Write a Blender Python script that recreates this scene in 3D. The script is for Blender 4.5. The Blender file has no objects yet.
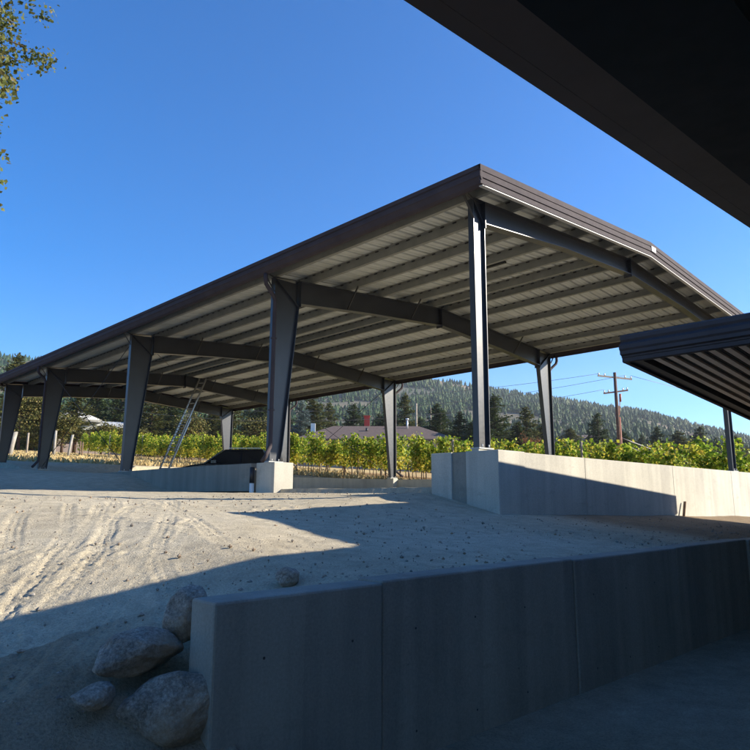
import bpy, bmesh, math, random
import numpy as np
from mathutils import Vector, Matrix, noise
random.seed(7)
rng = np.random.default_rng(7)
S = bpy.context.scene
COL = S.collection
R = math.radians

# ------------------------------------------------------------------ helpers
def tag(o, label=None, cat=None, group=None, kind=None):
    if label: o['label'] = label
    if cat: o['category'] = cat
    if group: o['group'] = group
    if kind: o['kind'] = kind
    return o

def thing(name, label, cat, loc=(0, 0, 0), rz=0, group=None):
    o = bpy.data.objects.new(name, None)
    COL.objects.link(o)
    o.empty_display_size = .2
    o.location = loc
    o.rotation_euler = (0, 0, rz)
    return tag(o, label, cat, group)

class MB:
    """collects geometry; build() links it as one mesh object"""
    def __init__(s):
        s.v = []; s.f = []; s.m = []; s.sm = []
    def add(s, vs, fs, mi=0, smooth=False):
        b = len(s.v)
        s.v += [tuple(p) for p in vs]
        s.f += [tuple(i + b for i in f) for f in fs]
        s.m += [mi] * len(fs)
        s.sm += [smooth] * len(fs)
        return s
    def box(s, x0, x1, y0, y1, z0, z1, mi=0):
        vs = [(x, y, z) for z in (z0, z1) for y in (y0, y1) for x in (x0, x1)]
        return s.add(vs, [(0, 2, 3, 1), (4, 5, 7, 6), (0, 1, 5, 4), (2, 6, 7, 3), (0, 4, 6, 2), (1, 3, 7, 5)], mi)
    def hexa(s, b, t, mi=0):
        """bottom quad b and top quad t, both counter-clockwise from above"""
        return s.add(list(b) + list(t), [(3, 2, 1, 0), (4, 5, 6, 7), (0, 1, 5, 4), (1, 2, 6, 5), (2, 3, 7, 6), (3, 0, 4, 7)], mi)
    def prism(s, poly, a, b, mi=0):
        """poly: 3D points of one end; a, b: offset vectors of both ends"""
        a = Vector(a); b = Vector(b); n = len(poly)
        vs = [Vector(p) + a for p in poly] + [Vector(p) + b for p in poly]
        fs = [tuple(range(n - 1, -1, -1)), tuple(range(n, 2 * n))]
        fs += [(i, (i + 1) % n, n + (i + 1) % n, n + i) for i in range(n)]
        return s.add(vs, fs, mi)
    def bar(s, p, q, w, h=None, mi=0, up=(0, 0, 1)):
        h = h or w
        p = Vector(p); q = Vector(q); d = (q - p).normalized()
        u = Vector(up)
        if abs(d.dot(u)) > .98: u = Vector((1, 0, 0))
        r = d.cross(u).normalized() * w / 2; t = r.cross(d).normalized() * h / 2
        c = [p - r - t, p + r - t, p + r + t, p - r + t]
        e = [x + (q - p) for x in c]
        return s.add(c + e, [(0, 1, 2, 3), (7, 6, 5, 4), (0, 4, 5, 1), (1, 5, 6, 2), (2, 6, 7, 3), (3, 7, 4, 0)], mi)
    def tube(s, pts, r, n=8, mi=0, r2=None, smooth=True, caps=True):
        pts = [Vector(p) for p in pts]
        rings = []; b = len(s.v); N = len(pts)
        side = None
        for i, p in enumerate(pts):
            d = (pts[min(i + 1, N - 1)] - pts[max(i - 1, 0)]).normalized()
            if side is None:
                side = d.orthogonal().normalized()
            side = (side - d * side.dot(d)).normalized()
            o = d.cross(side)
            rr = r if r2 is None else r + (r2 - r) * i / max(1, N - 1)
            for k in range(n):
                a = 2 * math.pi * k / n
                s.v.append(tuple(p + side * math.cos(a) * rr + o * math.sin(a) * rr))
        for i in range(N - 1):
            for k in range(n):
                k2 = (k + 1) % n
                s.f.append((b + i * n + k, b + i * n + k2, b + (i + 1) * n + k2, b + (i + 1) * n + k))
                s.m.append(mi); s.sm.append(smooth)
        if caps:
            s.f.append(tuple(b + k for k in range(n - 1, -1, -1))); s.m.append(mi); s.sm.append(False)
            s.f.append(tuple(b + (N - 1) * n + k for k in range(n))); s.m.append(mi); s.sm.append(False)
        return s
    def mesh(s, name, mats):
        me = bpy.data.meshes.new(name)
        me.from_pydata(s.v, [], s.f)
        for m in (mats if isinstance(mats, (list, tuple)) else [mats]):
            me.materials.append(m)
        me.polygons.foreach_set('material_index', s.m)
        me.polygons.foreach_set('use_smooth', s.sm)
        me.update()
        return me
    def build(s, name, mats, parent=None, bevel=0, loc=None):
        o = bpy.data.objects.new(name, s.mesh(name, mats))
        COL.objects.link(o)
        if parent: o.parent = parent
        if loc: o.location = loc
        if bevel:
            md = o.modifiers.new('bevel', 'BEVEL'); md.width = bevel; md.segments = 2; md.limit_method = 'ANGLE'
        return o

def link_mesh(name, me, parent=None, loc=None, rz=0):
    o = bpy.data.objects.new(name, me)
    COL.objects.link(o)
    if parent: o.parent = parent
    if loc is not None: o.location = loc
    o.rotation_euler = (0, 0, rz)
    return o

# ------------------------------------------------------------------ materials
def nt(name):
    m = bpy.data.materials.new(name); m.use_nodes = True
    t = m.node_tree; bs = t.nodes['Principled BSDF']
    return m, t, t.nodes, t.links, bs

def coords(N, L, scale=(1, 1, 1), kind='Object'):
    tc = N.new('ShaderNodeTexCoord'); mp = N.new('ShaderNodeMapping')
    mp.inputs['Scale'].default_value = scale
    L.new(tc.outputs[kind], mp.inputs['Vector'])
    return mp.outputs['Vector']

def noisen(N, L, vec, scale, detail=4, rough=.55):
    n = N.new('ShaderNodeTexNoise'); n.inputs['Scale'].default_value = scale
    n.inputs['Detail'].default_value = detail; n.inputs['Roughness'].default_value = rough
    L.new(vec, n.inputs['Vector'])
    return n.outputs['Fac']

def ramp(N, L, fac, stops):
    r = N.new('ShaderNodeValToRGB'); e = r.color_ramp.elements
    while len(e) < len(stops): e.new(.5)
    for i, (p, c) in enumerate(stops):
        e[i].position = p; e[i].color = (c[0], c[1], c[2], 1)
    L.new(fac, r.inputs['Fac'])
    return r.outputs['Color']

def mixc(N, L, fac, a, b, mode='MIX'):
    m = N.new('ShaderNodeMix'); m.data_type = 'RGBA'; m.blend_type = mode
    if isinstance(fac, (int, float)): m.inputs[0].default_value = fac
    else: L.new(fac, m.inputs[0])
    for s, x in ((6, a), (7, b)):
        if isinstance(x, tuple): m.inputs[s].default_value = (*x, 1)
        else: L.new(x, m.inputs[s])
    return m.outputs[2]

def bump(N, L, bs, h, strength=.4, dist=.02):
    b = N.new('ShaderNodeBump'); b.inputs['Strength'].default_value = strength; b.inputs['Distance'].default_value = dist
    L.new(h, b.inputs['Height']); L.new(b.outputs['Normal'], bs.inputs['Normal'])
    return b

def mat_paint(name, c, rough=.45, var=.18, spec=.5, scale=3., metallic=0):
    m, t, N, L, bs = nt(name)
    v = coords(N, L)
    f = noisen(N, L, v, scale, 5, .6)
    lo = tuple(x * (1 - var) for x in c); hi = tuple(min(1, x * (1 + var)) for x in c)
    L.new(ramp(N, L, f, [(.3, lo), (.7, hi)]), bs.inputs['Base Color'])
    f2 = noisen(N, L, v, scale * 6, 3)
    r = N.new('ShaderNodeMapRange'); r.inputs[3].default_value = rough - .08; r.inputs[4].default_value = rough + .12
    L.new(f2, r.inputs[0]); L.new(r.outputs[0], bs.inputs['Roughness'])
    bs.inputs['Specular IOR Level'].default_value = spec
    bs.inputs['Metallic'].default_value = metallic
    return m

def mat_concrete(name, c, streak=.25, joint=None):
    m, t, N, L, bs = nt(name)
    v = coords(N, L)
    big = noisen(N, L, v, .9, 5, .6)
    col = ramp(N, L, big, [(.3, tuple(x * .80 for x in c)), (.55, c), (.75, tuple(x * 1.12 for x in c))])
    vs = coords(N, L, (3.2, 3.2, .25))
    st = noisen(N, L, vs, 1.3, 4, .6)
    col = mixc(N, L, streak, col, ramp(N, L, st, [(.35, tuple(x * .55 for x in c)), (.6, tuple(x * 1.1 for x in c))]))
    vp = N.new('ShaderNodeTexVoronoi'); vp.inputs['Scale'].default_value = 1.15; vp.inputs['Randomness'].default_value = .75; L.new(coords(N, L, (1, 1, .02)), vp.inputs['Vector'])
    sp = N.new('ShaderNodeSeparateColor'); L.new(vp.outputs['Color'], sp.inputs[0])
    col = mixc(N, L, .75, col, ramp(N, L, sp.outputs[0], [(0, (.80, .80, .81)), (1, (1, 1, .99))]), 'MULTIPLY')
    fine = noisen(N, L, v, 60, 3, .7)
    col = mixc(N, L, .25, col, ramp(N, L, fine, [(.3, (.25, .25, .25)), (.7, (.8, .8, .8))]), 'OVERLAY')
    vo = N.new('ShaderNodeTexVoronoi'); vo.inputs['Scale'].default_value = 11; L.new(v, vo.inputs['Vector'])
    pit = ramp(N, L, vo.outputs['Distance'], [(.04, (.45, .45, .45)), (.09, (1, 1, 1))])
    nf = noisen(N, L, v, 2.5, 2)
    pm = ramp(N, L, nf, [(.55, (0, 0, 0)), (.62, (1, 1, 1))])
    col = mixc(N, L, pm, col, mixc(N, L, 1., col, pit, 'MULTIPLY'))
    L.new(col, bs.inputs['Base Color'])
    bs.inputs['Roughness'].default_value = .88
    st2 = noisen(N, L, coords(N, L, (1, 1, 2.2)), 2.2, 6, .7)
    col = mixc(N, L, ramp(N, L, st2, [(.56, (0, 0, 0)), (.70, (.55, .55, .55))]), col, tuple(x * .62 for x in c))
    L.new(col, bs.inputs['Base Color'])
    mx = N.new('ShaderNodeMath'); mx.operation = 'ADD'; L.new(fine, mx.inputs[0]); L.new(big, mx.inputs[1])
    bump(N, L, bs, mx.outputs[0], .35, .006)
    return m

def mat_leaf(name, cols, rough=.5, transl=.35):
    """leaf or needle colour that differs from leaf to leaf"""
    m, t, N, L, bs = nt(name)
    g = N.new('ShaderNodeNewGeometry')
    c = ramp(N, L, g.outputs['Random Per Island'], [(i / (len(cols) - 1), k) for i, k in enumerate(cols)])
    L.new(c, bs.inputs['Base Color']); bs.inputs['Roughness'].default_value = rough
    bs.inputs['Specular IOR Level'].default_value = .12
    tr = N.new('ShaderNodeBsdfTranslucent'); L.new(c, tr.inputs['Color'])
    mx = N.new('ShaderNodeMixShader'); mx.inputs[0].default_value = transl
    L.new(bs.outputs[0], mx.inputs[1]); L.new(tr.outputs[0], mx.inputs[2])
    L.new(mx.outputs[0], N['Material Output'].inputs['Surface'])
    return m

M = {}
M['steel'] = mat_paint('dark_grey_steel', (.027, .031, .041), .36, .14, .62)
M['trim'] = mat_paint('bronze_trim', (.058, .048, .054), .75, .14, .12)
M['trim_light'] = mat_paint('sheet_edge', (.42, .42, .41), .6, .08)
M['canopy_trim'] = mat_paint('sky_shaded_bronze_trim', (.040, .037, .044), .6, .15, .3)  # dark bronze with blue sky shade mixed into its colour
M['pale_tag'] = mat_paint('pale_tag', (.38, .38, .40), .6, .1)
M['black'] = mat_paint('black_bracket', (.018, .018, .02), .5, .2)
M['galv'] = mat_paint('galvanised', (.42, .43, .42), .4, .12, .5, 2.)
M['purlin'] = mat_paint('purlin_grey', (.20, .205, .19), .5, .15)
M['alu'] = mat_paint('aluminium', (.34, .35, .37), .32, .1, .5, 3, .6)
M['white'] = mat_paint('white_paint', (.78, .78, .76), .5, .06)
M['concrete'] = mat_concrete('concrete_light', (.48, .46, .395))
M['concrete_shade_tone'] = mat_concrete('concrete_shade_wall', (.27, .255, .215), .38)  # darker copy of the concrete, shade put into the colour
M['wood'] = mat_paint('weathered_wood', (.20, .13, .085), .8, .35, .2, 9)
M['pole_wood'] = mat_paint('pole_wood', (.12, .07, .05), .85, .3, .2, 6)
M['red_pipe'] = mat_paint('rust_red_conduit', (.30, .08, .045), .6, .2)
M['post_wood'] = mat_paint('grey_post_wood', (.32, .27, .21), .85, .25, .2, 9)
M['bark'] = mat_paint('bark', (.09, .06, .045), .9, .4, .1, 5)
M['vine_wood'] = mat_paint('vine_wood', (.10, .07, .05), .9, .3, .1, 9)
M['asphalt_roof'] = mat_paint('brown_shingles', (.125, .095, .082), .85, .15, .2, 3)
M['house_wall'] = mat_paint('house_wall', (.3, .24, .2), .8, .1)
M['red'] = mat_paint('red_paint', (.5, .05, .03), .6, .1)
M['glass'] = mat_paint('dark_glass', (.012, .014, .018), .08, .1, .6)
M['carpaint'] = mat_paint('dark_car_paint', (.012, .014, .022), .18, .1, .6)
M['rubber'] = mat_paint('rubber', (.02, .02, .02), .8, .1, .2)
M['chrome'] = mat_paint('pale_trim', (.62, .62, .62), .3, .05, .5, 3, .3)
M['lamp_red'] = mat_paint('tail_lens', (.30, .01, .01), .15, .1)
M['wire'] = mat_paint('wire_grey', (.16, .15, .15), .5, .1)

# roof sheet: pale coated steel, slight dirt and lap lines
def mat_roofsheet():
    m, t, N, L, bs = nt('roof_sheet')
    v = coords(N, L)
    a = noisen(N, L, v, .7, 4, .6)
    col = ramp(N, L, a, [(.3, (.42, .45, .44)), (.7, (.56, .59, .58))])
    v2 = coords(N, L, (.3, 6, 1)); b = noisen(N, L, v2, 2., 3)
    col = mixc(N, L, .35, col, ramp(N, L, b, [(.35, (.30, .30, .27)), (.6, (.62, .62, .59))]))
    L.new(col, bs.inputs['Base Color']); bs.inputs['Roughness'].default_value = .42
    return m
M['sheet'] = mat_roofsheet()

def mat_ground():
    m, t, N, L, bs = nt('dirt_and_grass')
    v = coords(N, L)
    at = N.new('ShaderNodeAttribute'); at.attribute_name = 'grass'
    big = noisen(N, L, v, .35, 5, .6)
    dirt = ramp(N, L, big, [(.3, (.41, .355, .255)), (.5, (.475, .42, .31)), (.72, (.52, .465, .355))])
    med = noisen(N, L, v, 5., 5, .65)
    dirt = mixc(N, L, .5, dirt, ramp(N, L, med, [(.3, (.3, .3, .3)), (.7, (.66, .66, .66))]), 'OVERLAY')
    fine = noisen(N, L, v, 70, 4, .75)
    dirt = mixc(N, L, .6, dirt, ramp(N, L, fine, [(.32, (.22, .22, .22)), (.5, (.5, .5, .5)), (.68, (.72, .72, .72))]), 'OVERLAY')
    # small stones
    vo = N.new('ShaderNodeTexVoronoi'); vo.inputs['Scale'].default_value = 26; L.new(v, vo.inputs['Vector'])
    stm = ramp(N, L, vo.outputs['Distance'], [(.10, (1, 1, 1)), (.2, (0, 0, 0))])
    sel = ramp(N, L, noisen(N, L, v, 9, 3), [(.52, (0, 0, 0)), (.6, (1, 1, 1))])
    mm = mixc(N, L, 1., stm, sel, 'MULTIPLY')
    stc = mixc(N, L, vo.outputs['Color'], (.26, .23, .20), (.42, .39, .35))
    dirt = mixc(N, L, mm, dirt, stc)
    gcol = ramp(N, L, noisen(N, L, v, 1.1, 6, .7), [(.3, (.33, .235, .095)), (.5, (.47, .35, .155)), (.7, (.55, .43, .22))])
    g2 = ramp(N, L, noisen(N, L, v, .12, 3), [(.42, (.30, .16, .07)), (.6, (.5, .38, .17))])
    gcol = mixc(N, L, .45, gcol, g2)
    col = mixc(N, L, at.outputs['Fac'], dirt, gcol)
    # brown soil, and shade of vines and roof painted into the colour
    at2 = N.new('ShaderNodeAttribute'); at2.attribute_name = 'soil_and_shade'
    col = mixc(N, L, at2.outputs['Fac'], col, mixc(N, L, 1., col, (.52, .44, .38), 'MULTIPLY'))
    L.new(col, bs.inputs['Base Color']); bs.inputs['Roughness'].default_value = .95
    bs.inputs['Specular IOR Level'].default_value = .15
    a1 = N.new('ShaderNodeMath'); a1.operation = 'MULTIPLY_ADD'; L.new(med, a1.inputs[0]); a1.inputs[1].default_value = 1.6; L.new(fine, a1.inputs[2])
    a2 = N.new('ShaderNodeMath'); a2.operation = 'MULTIPLY_ADD'; L.new(mm, a2.inputs[0]); a2.inputs[1].default_value = .5; L.new(a1.outputs[0], a2.inputs[2])
    bump(N, L, bs, a2.outputs[0], .7, .022)
    return m
M['ground'] = mat_ground()

def mat_rock():
    m, t, N, L, bs = nt('granite')
    v = coords(N, L)
    a = noisen(N, L, v, 4, 6, .65)
    col = ramp(N, L, a, [(.3, (.19, .15, .11)), (.5, (.33, .29, .24)), (.7, (.46, .42, .36))])
    f = noisen(N, L, v, 55, 3, .8)
    col = mixc(N, L, .7, col, ramp(N, L, f, [(.35, (.12, .12, .12)), (.55, (.5, .5, .5)), (.68, (.85, .85, .85))]), 'OVERLAY')
    w = noisen(N, L, v, 1.6, 3, .5)
    col = mixc(N, L, ramp(N, L, w, [(.5, (0, 0, 0)), (.66, (.8, .8, .8))]), col, (.34, .22, .12))
    L.new(col, bs.inputs['Base Color']); bs.inputs['Roughness'].default_value = .85
    bump(N, L, bs, noisen(N, L, v, 9, 8, .72), .9, .05)
    return m
M['rock'] = mat_rock()

def mat_hill():
    m, t, N, L, bs = nt('hill_ground')
    v = coords(N, L)
    a = noisen(N, L, v, .010, 6, .65)
    col = ramp(N, L, a, [(.40, (.045, .06, .03)), (.52, (.16, .13, .07)), (.64, (.36, .25, .15))])
    b = noisen(N, L, v, .12, 4, .7)
    col = mixc(N, L, .5, col, ramp(N, L, b, [(.35, (.03, .04, .025)), (.7, (.16, .13, .08))]))
    L.new(col, bs.inputs['Base Color']); bs.inputs['Roughness'].default_value = 1
    return m
M['hill'] = mat_hill()

GREENS = {
    'pine': [(.040, .055, .018), (.085, .10, .032), (.13, .135, .045), (.18, .165, .06)],
    'fir': [(.026, .044, .016), (.055, .080, .028), (.10, .12, .045)],
    'spruce': [(.09, .13, .12), (.15, .20, .19), (.22, .27, .26)],
    'gold': [(.10, .10, .025), (.22, .19, .04), (.34, .27, .06), (.16, .15, .04)],
    'hillfir': [(.012, .038, .012), (.026, .066, .020), (.046, .095, .028), (.10, .13, .04)],
    'olive': [(.05, .06, .02), (.09, .10, .03), (.15, .14, .045), (.20, .16, .06)],
    'rust': [(.16, .07, .03), (.28, .12, .06), (.20, .14, .06)],
}
for k, c in GREENS.items():
    M['leaf_' + k] = mat_leaf('foliage_' + k, c, .6, .25)
M['vine_a'] = mat_leaf('vine_leaf_green', [(.06, .12, .014), (.17, .27, .028), (.32, .40, .04), (.48, .50, .07)], .45, .45)
M['vine_b'] = mat_leaf('vine_leaf_yellow', [(.28, .30, .035), (.50, .44, .06), (.60, .50, .07), (.46, .34, .06)], .45, .45)
M['straw'] = mat_leaf('straw', [(.35, .25, .11), (.48, .37, .17), (.58, .47, .26)], .7, .3)

# ------------------------------------------------------------------ world measures (eye level of the photographer is z = 0)
U0, V0, W = 8.37, 6.37, 11.57          # left column line, front frame, span
BAYS = [0, 5.61, 13.04, 20.43, 25.71]   # frame positions behind V0
SLAB = .78
SLOPE = .0713
ZL = -1.55                              # lower yard
SUN = Vector((1.15, -1.0, .69)).normalized()

def sstep(a, b, x):
    t = np.clip((x - a) / (b - a), 0, 1); return t * t * (3 - 2 * t)

TRACKS = [
    ([(.99, 3.51), (1.31, 3.97), (1.72, 4.59), (2.25, 5.53), (3.01, 7.13), (3.9, 9.2)], .19),
    ([(1.36, 4.71), (1.82, 5.38), (2.71, 6.81), (3.4, 8.4)], .17),
    ([(1.34, 3.6), (1.77, 4.17), (2.42, 4.99), (3.03, 5.97), (4.47, 8.62), (5.2, 10.2)], .19),
    ([(1.17, 4.03), (1.47, 5.25), (2.11, 7.29), (3.09, 9.68)], .19),
    ([(4.6, 9.4), (3.93, 7.42), (3.31, 5.72), (2.97, 4.7)], .17),
    ([(1.69, 3.44), (2.1, 3.95), (2.49, 4.97), (3.5, 6.3)], .16),
    ([(-.5, 5.2), (.6, 6.6), (1.6, 8.6), (2.2, 10.5)], .19),
    ([(.6, 4.4), (1.0, 5.4), (1.7, 7.2), (2.6, 9.6)], .15),
    ([(1.1, 4.3), (1.6, 5.1), (2.3, 6.4), (3.1, 8.6)], .13),
    ([(1.5, 4.5), (2.05, 5.3), (2.6, 6.2), (3.6, 8.0), (4.6, 9.2)], .15),
    ([(2.5, 7.6), (3.0, 6.6), (3.3, 5.2), (3.4, 4.6)], .13),
    ([(2.0, 10.7), (3.71, 9.93), (4.83, 9.71), (5.9, 9.75)], .16),
    ([(4.6, 9.9), (6.14, 9.25), (7.79, 8.6), (9.5, 8.2)], .15),
]
def fbm(U, V, freq, octv=4, seed=0):
    out = np.zeros_like(U)
    amp = 1.
    for k in range(octv):
        r = np.random.default_rng(seed + k)
        for j in range(5):
            a = r.uniform(0, 2 * math.pi); ph = r.uniform(0, 6.28); fr = freq * r.uniform(.7, 1.4)
            a2 = r.uniform(0, 2 * math.pi)
            w = .8 * np.sin((U * math.cos(a2) + V * math.sin(a2)) * fr * .63 + ph * 2)
            out += amp * np.sin((U * math.cos(a) + V * math.sin(a)) * fr + ph + w) / 5
        amp *= .5; freq *= 2.1
    return out

def natural(U, V):
    n = -.75 + .072 * V
    n = np.where(V > 110, 7.17 + .02 * (V - 110), n)
    n = np.where(V < -10, -1.47, n)
    n = np.minimum(n, 12)
    return n

def ground_z(U, V, detail=True):
    U = np.asarray(U, float); V = np.asarray(V, float)
    A = np.interp(V, [3.2, 6, 7.3, 16], [-.53, -.21, .10, .14])
    B = np.interp(V, [3.2, 6, 9, 12.5], [-.53, -.25, -.03, .13])
    s = np.clip((U - 4.8) / 3.2, 0, 1)
    up = A * s + B * (1 - s)
    up = up - np.clip(U - 8.5, 0, 12) * .018 * np.clip((9 - V) / 3, 0, 1)
    nat = natural(U, V)
    # back of the yard climbs to the natural grade, with a bank against the low wall
    left = np.maximum(up, nat * sstep(15, 21, V) + up * (1 - sstep(15, 21, V)))
    bank = sstep(5.2, 8.0, U) * sstep(15.5, 20, V) * (1 - sstep(8.3, 9.5, U))
    wt = np.interp(V, [19, 20.5, 31], [.72, .74, 1.22])
    left = left * (1 - bank) + wt * bank
    # floor of the shed
    fl = .20 + .10 * sstep(10, 26, V)
    rise = sstep(21, 31, V) * (1 - sstep(11, 19, U))
    fl = fl * (1 - rise) + (nat - .05) * rise
    inside = (U > 8.40) & (U < 20.05) & (V > 6.1) & (V < 32.6)
    z = np.where(inside, fl, left)
    right = U >= 20.05
    z = np.where(right, np.where(V > 9, nat, np.minimum(nat, nat * sstep(4, 9, V) + up * (1 - sstep(4, 9, V)))), z)
    z = np.where((V >= 32.6), nat, z)
    # bank left of the retaining wall end
    fall = np.where(U < 3.0, 3.0 - U, 0); fall = np.minimum(fall, 4) * .205 * np.clip((9 - V) / 4.2, 0, 1)
    z = z - np.where(V < 9, fall, 0)
    low = np.full_like(z, ZL)
    ramp_ = -.74 - (3.7 - V) * .60
    slopeL = np.where(V < 3.9, np.maximum(low, np.minimum(z, ramp_)), z)
    z = np.where(U < 1.95, slopeL, np.where(V < 3.12, low, z))
    z = np.where(V < 1.2, low, z)
    if detail:
        outer = (V > 3.15)
        z = z + .016 * fbm(U, V, 1.6, 4, 3) * outer
        near = (U > -5) & (U < 21) & (V > 3.12) & (V < 16)
        z = z + np.where(near, .006 * fbm(U, V, 14, 3, 11), 0)
    return z

# ------------------------------------------------------------------ ground
def ground():
    def axis(segs):
        out = []
        for a, b, st in segs:
            n = max(1, int(round((b - a) / st)))
            out += list(a + (b - a) * np.arange(n) / n)
        out.append(segs[-1][1])
        return np.array(out)
    us = axis([(-2000, -400, 200), (-400, -60, 40), (-60, -12, 4), (-12, -2, .5), (-2, .6, .06), (.6, 5.6, .0175), (5.6, 8.2, .045), (8.2, 8.6, .05), (8.6, 20, .2), (20, 20.1, .1), (20.1, 40, .6), (40, 120, 4), (120, 400, 20), (400, 2000, 200)])
    vs = axis([(-2000, -300, 170), (-300, -40, 26), (-40, -4, 3), (-4, 1, .4), (1, 3.1, .05), (3.1, 3.14, .02), (3.14, 7.6, .0175), (7.6, 9, .03), (9, 13, .08), (13, 22, .15), (22, 34, .3), (34, 70, 1), (70, 130, 4), (130, 400, 20), (400, 2000, 200)])
    Ug, Vg = np.meshgrid(us, vs)
    Z = ground_z(Ug, Vg)
    # tyre tracks: pressed bands with tread blocks and low berms, real relief
    mask = (Ug > -1) & (Ug < 9.6) & (Vg > 3.3) & (Vg < 11)
    idx = np.where(mask)
    pu = Ug[idx]; pv = Vg[idx]; dz = np.zeros_like(pu)
    wob = .006 * np.sin(pu * 9 + pv * 5)
    for pts, wdt in TRACKS:
        best = np.full_like(pu, 9.); along = np.zeros_like(pu); sgn = np.zeros_like(pu); acc = 0
        for (a, b) in zip(pts[:-1], pts[1:]):
            ax, ay = a; bx, by = b; L = math.hypot(bx - ax, by - ay)
            tx, ty = (bx - ax) / L, (by - ay) / L
            t = np.clip((pu - ax) * tx + (pv - ay) * ty, 0, L)
            du = pu - ax - t * tx; dv = pv - ay - t * ty
            d = np.hypot(du, dv); sd = du * ty - dv * tx
            k = d < best
            best = np.where(k, d, best); along = np.where(k, acc + t, along); sgn = np.where(k, sd, sgn)
            acc += L
        sg = sgn + wob
        inb = np.clip((wdt / 2 - np.abs(sg)) / .02, 0, 1) * (best < wdt)
        tread = np.clip(3 * np.sin((along + np.abs(sg) * .9) * 2 * math.pi / .085), -1, 1) * .0045
        rim = np.exp(-((np.abs(sg) - wdt / 2 - .02) / .022) ** 2) * .016 * (best < wdt)
        groove = np.sin(sg * 2 * math.pi / .062) * -.0045
        amp = .65 + .35 * np.sin(along * 2.1 + wdt * 40)
        dz += .72 * amp * (inb * (-.007 + tread + groove) + rim * .38)
    # churned clods between the tracks
    cl = fbm(pu, pv, 38, 3, 41) * .6 + fbm(pu, pv, 17, 2, 51) * .4
    zone = sstep(.15, .5, fbm(pu, pv, 1.3, 2, 61))
    dz += np.clip(cl - .05, 0, 1) * .024 * zone
    fade = np.clip((9.3 - pu) / 1.5, 0, 1) * np.clip((11 - pv) / 2, 0, 1) * np.clip((pv - 3.3) / .3, 0, 1)
    Z[idx] += dz * fade
    # grass mask
    gr = sstep(33, 35, Vg) + (sstep(24, 31, Vg) * (Ug < 3)) + (Ug > 20.3) * 1.
    gr = np.clip(gr, 0, 1)
    soil_and_shade = np.clip((Ug > 20.1) * (Ug < 36) * (Vg > 4) * (Vg < 48) + sstep(8.8, 10.5, Ug) * (Vg < 6.1) * (Vg > 3.1) + (Vg < 3.1) * .6 + .8 * (sstep(2.2, 1.2, Ug) * (Vg < 4)), 0, 1)  # brown soil along the vines; shade painted there and over the near yard
    nu, nv = len(us), len(vs)
    me = bpy.data.meshes.new('ground')
    verts = np.stack([Ug, Vg, Z], -1).reshape(-1, 3)
    i = np.arange(nv - 1)[:, None] * nu + np.arange(nu - 1)[None, :]
    faces = np.stack([i, i + 1, i + nu + 1, i + nu], -1).reshape(-1, 4)
    me.vertices.add(len(verts)); me.vertices.foreach_set('co', verts.ravel())
    me.loops.add(faces.size); me.loops.foreach_set('vertex_index', faces.ravel())
    me.polygons.add(len(faces)); me.polygons.foreach_set('loop_start', np.arange(len(faces)) * 4)
    me.update(calc_edges=True); me.validate()
    me.polygons.foreach_set('use_smooth', [True] * len(faces))
    for nm, arr in (('grass', gr), ('soil_and_shade', soil_and_shade)):
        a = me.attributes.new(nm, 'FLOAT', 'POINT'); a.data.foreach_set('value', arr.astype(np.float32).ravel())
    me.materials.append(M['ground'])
    o = bpy.data.objects.new('ground', me); COL.objects.link(o)
    tag(o, 'pale sandy dirt yard with tyre tracks, dry grass beyond', None, None, 'structure')
ground()

def gz(u, v):
    return float(ground_z(np.array([u]), np.array([v]), False)[0])

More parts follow.
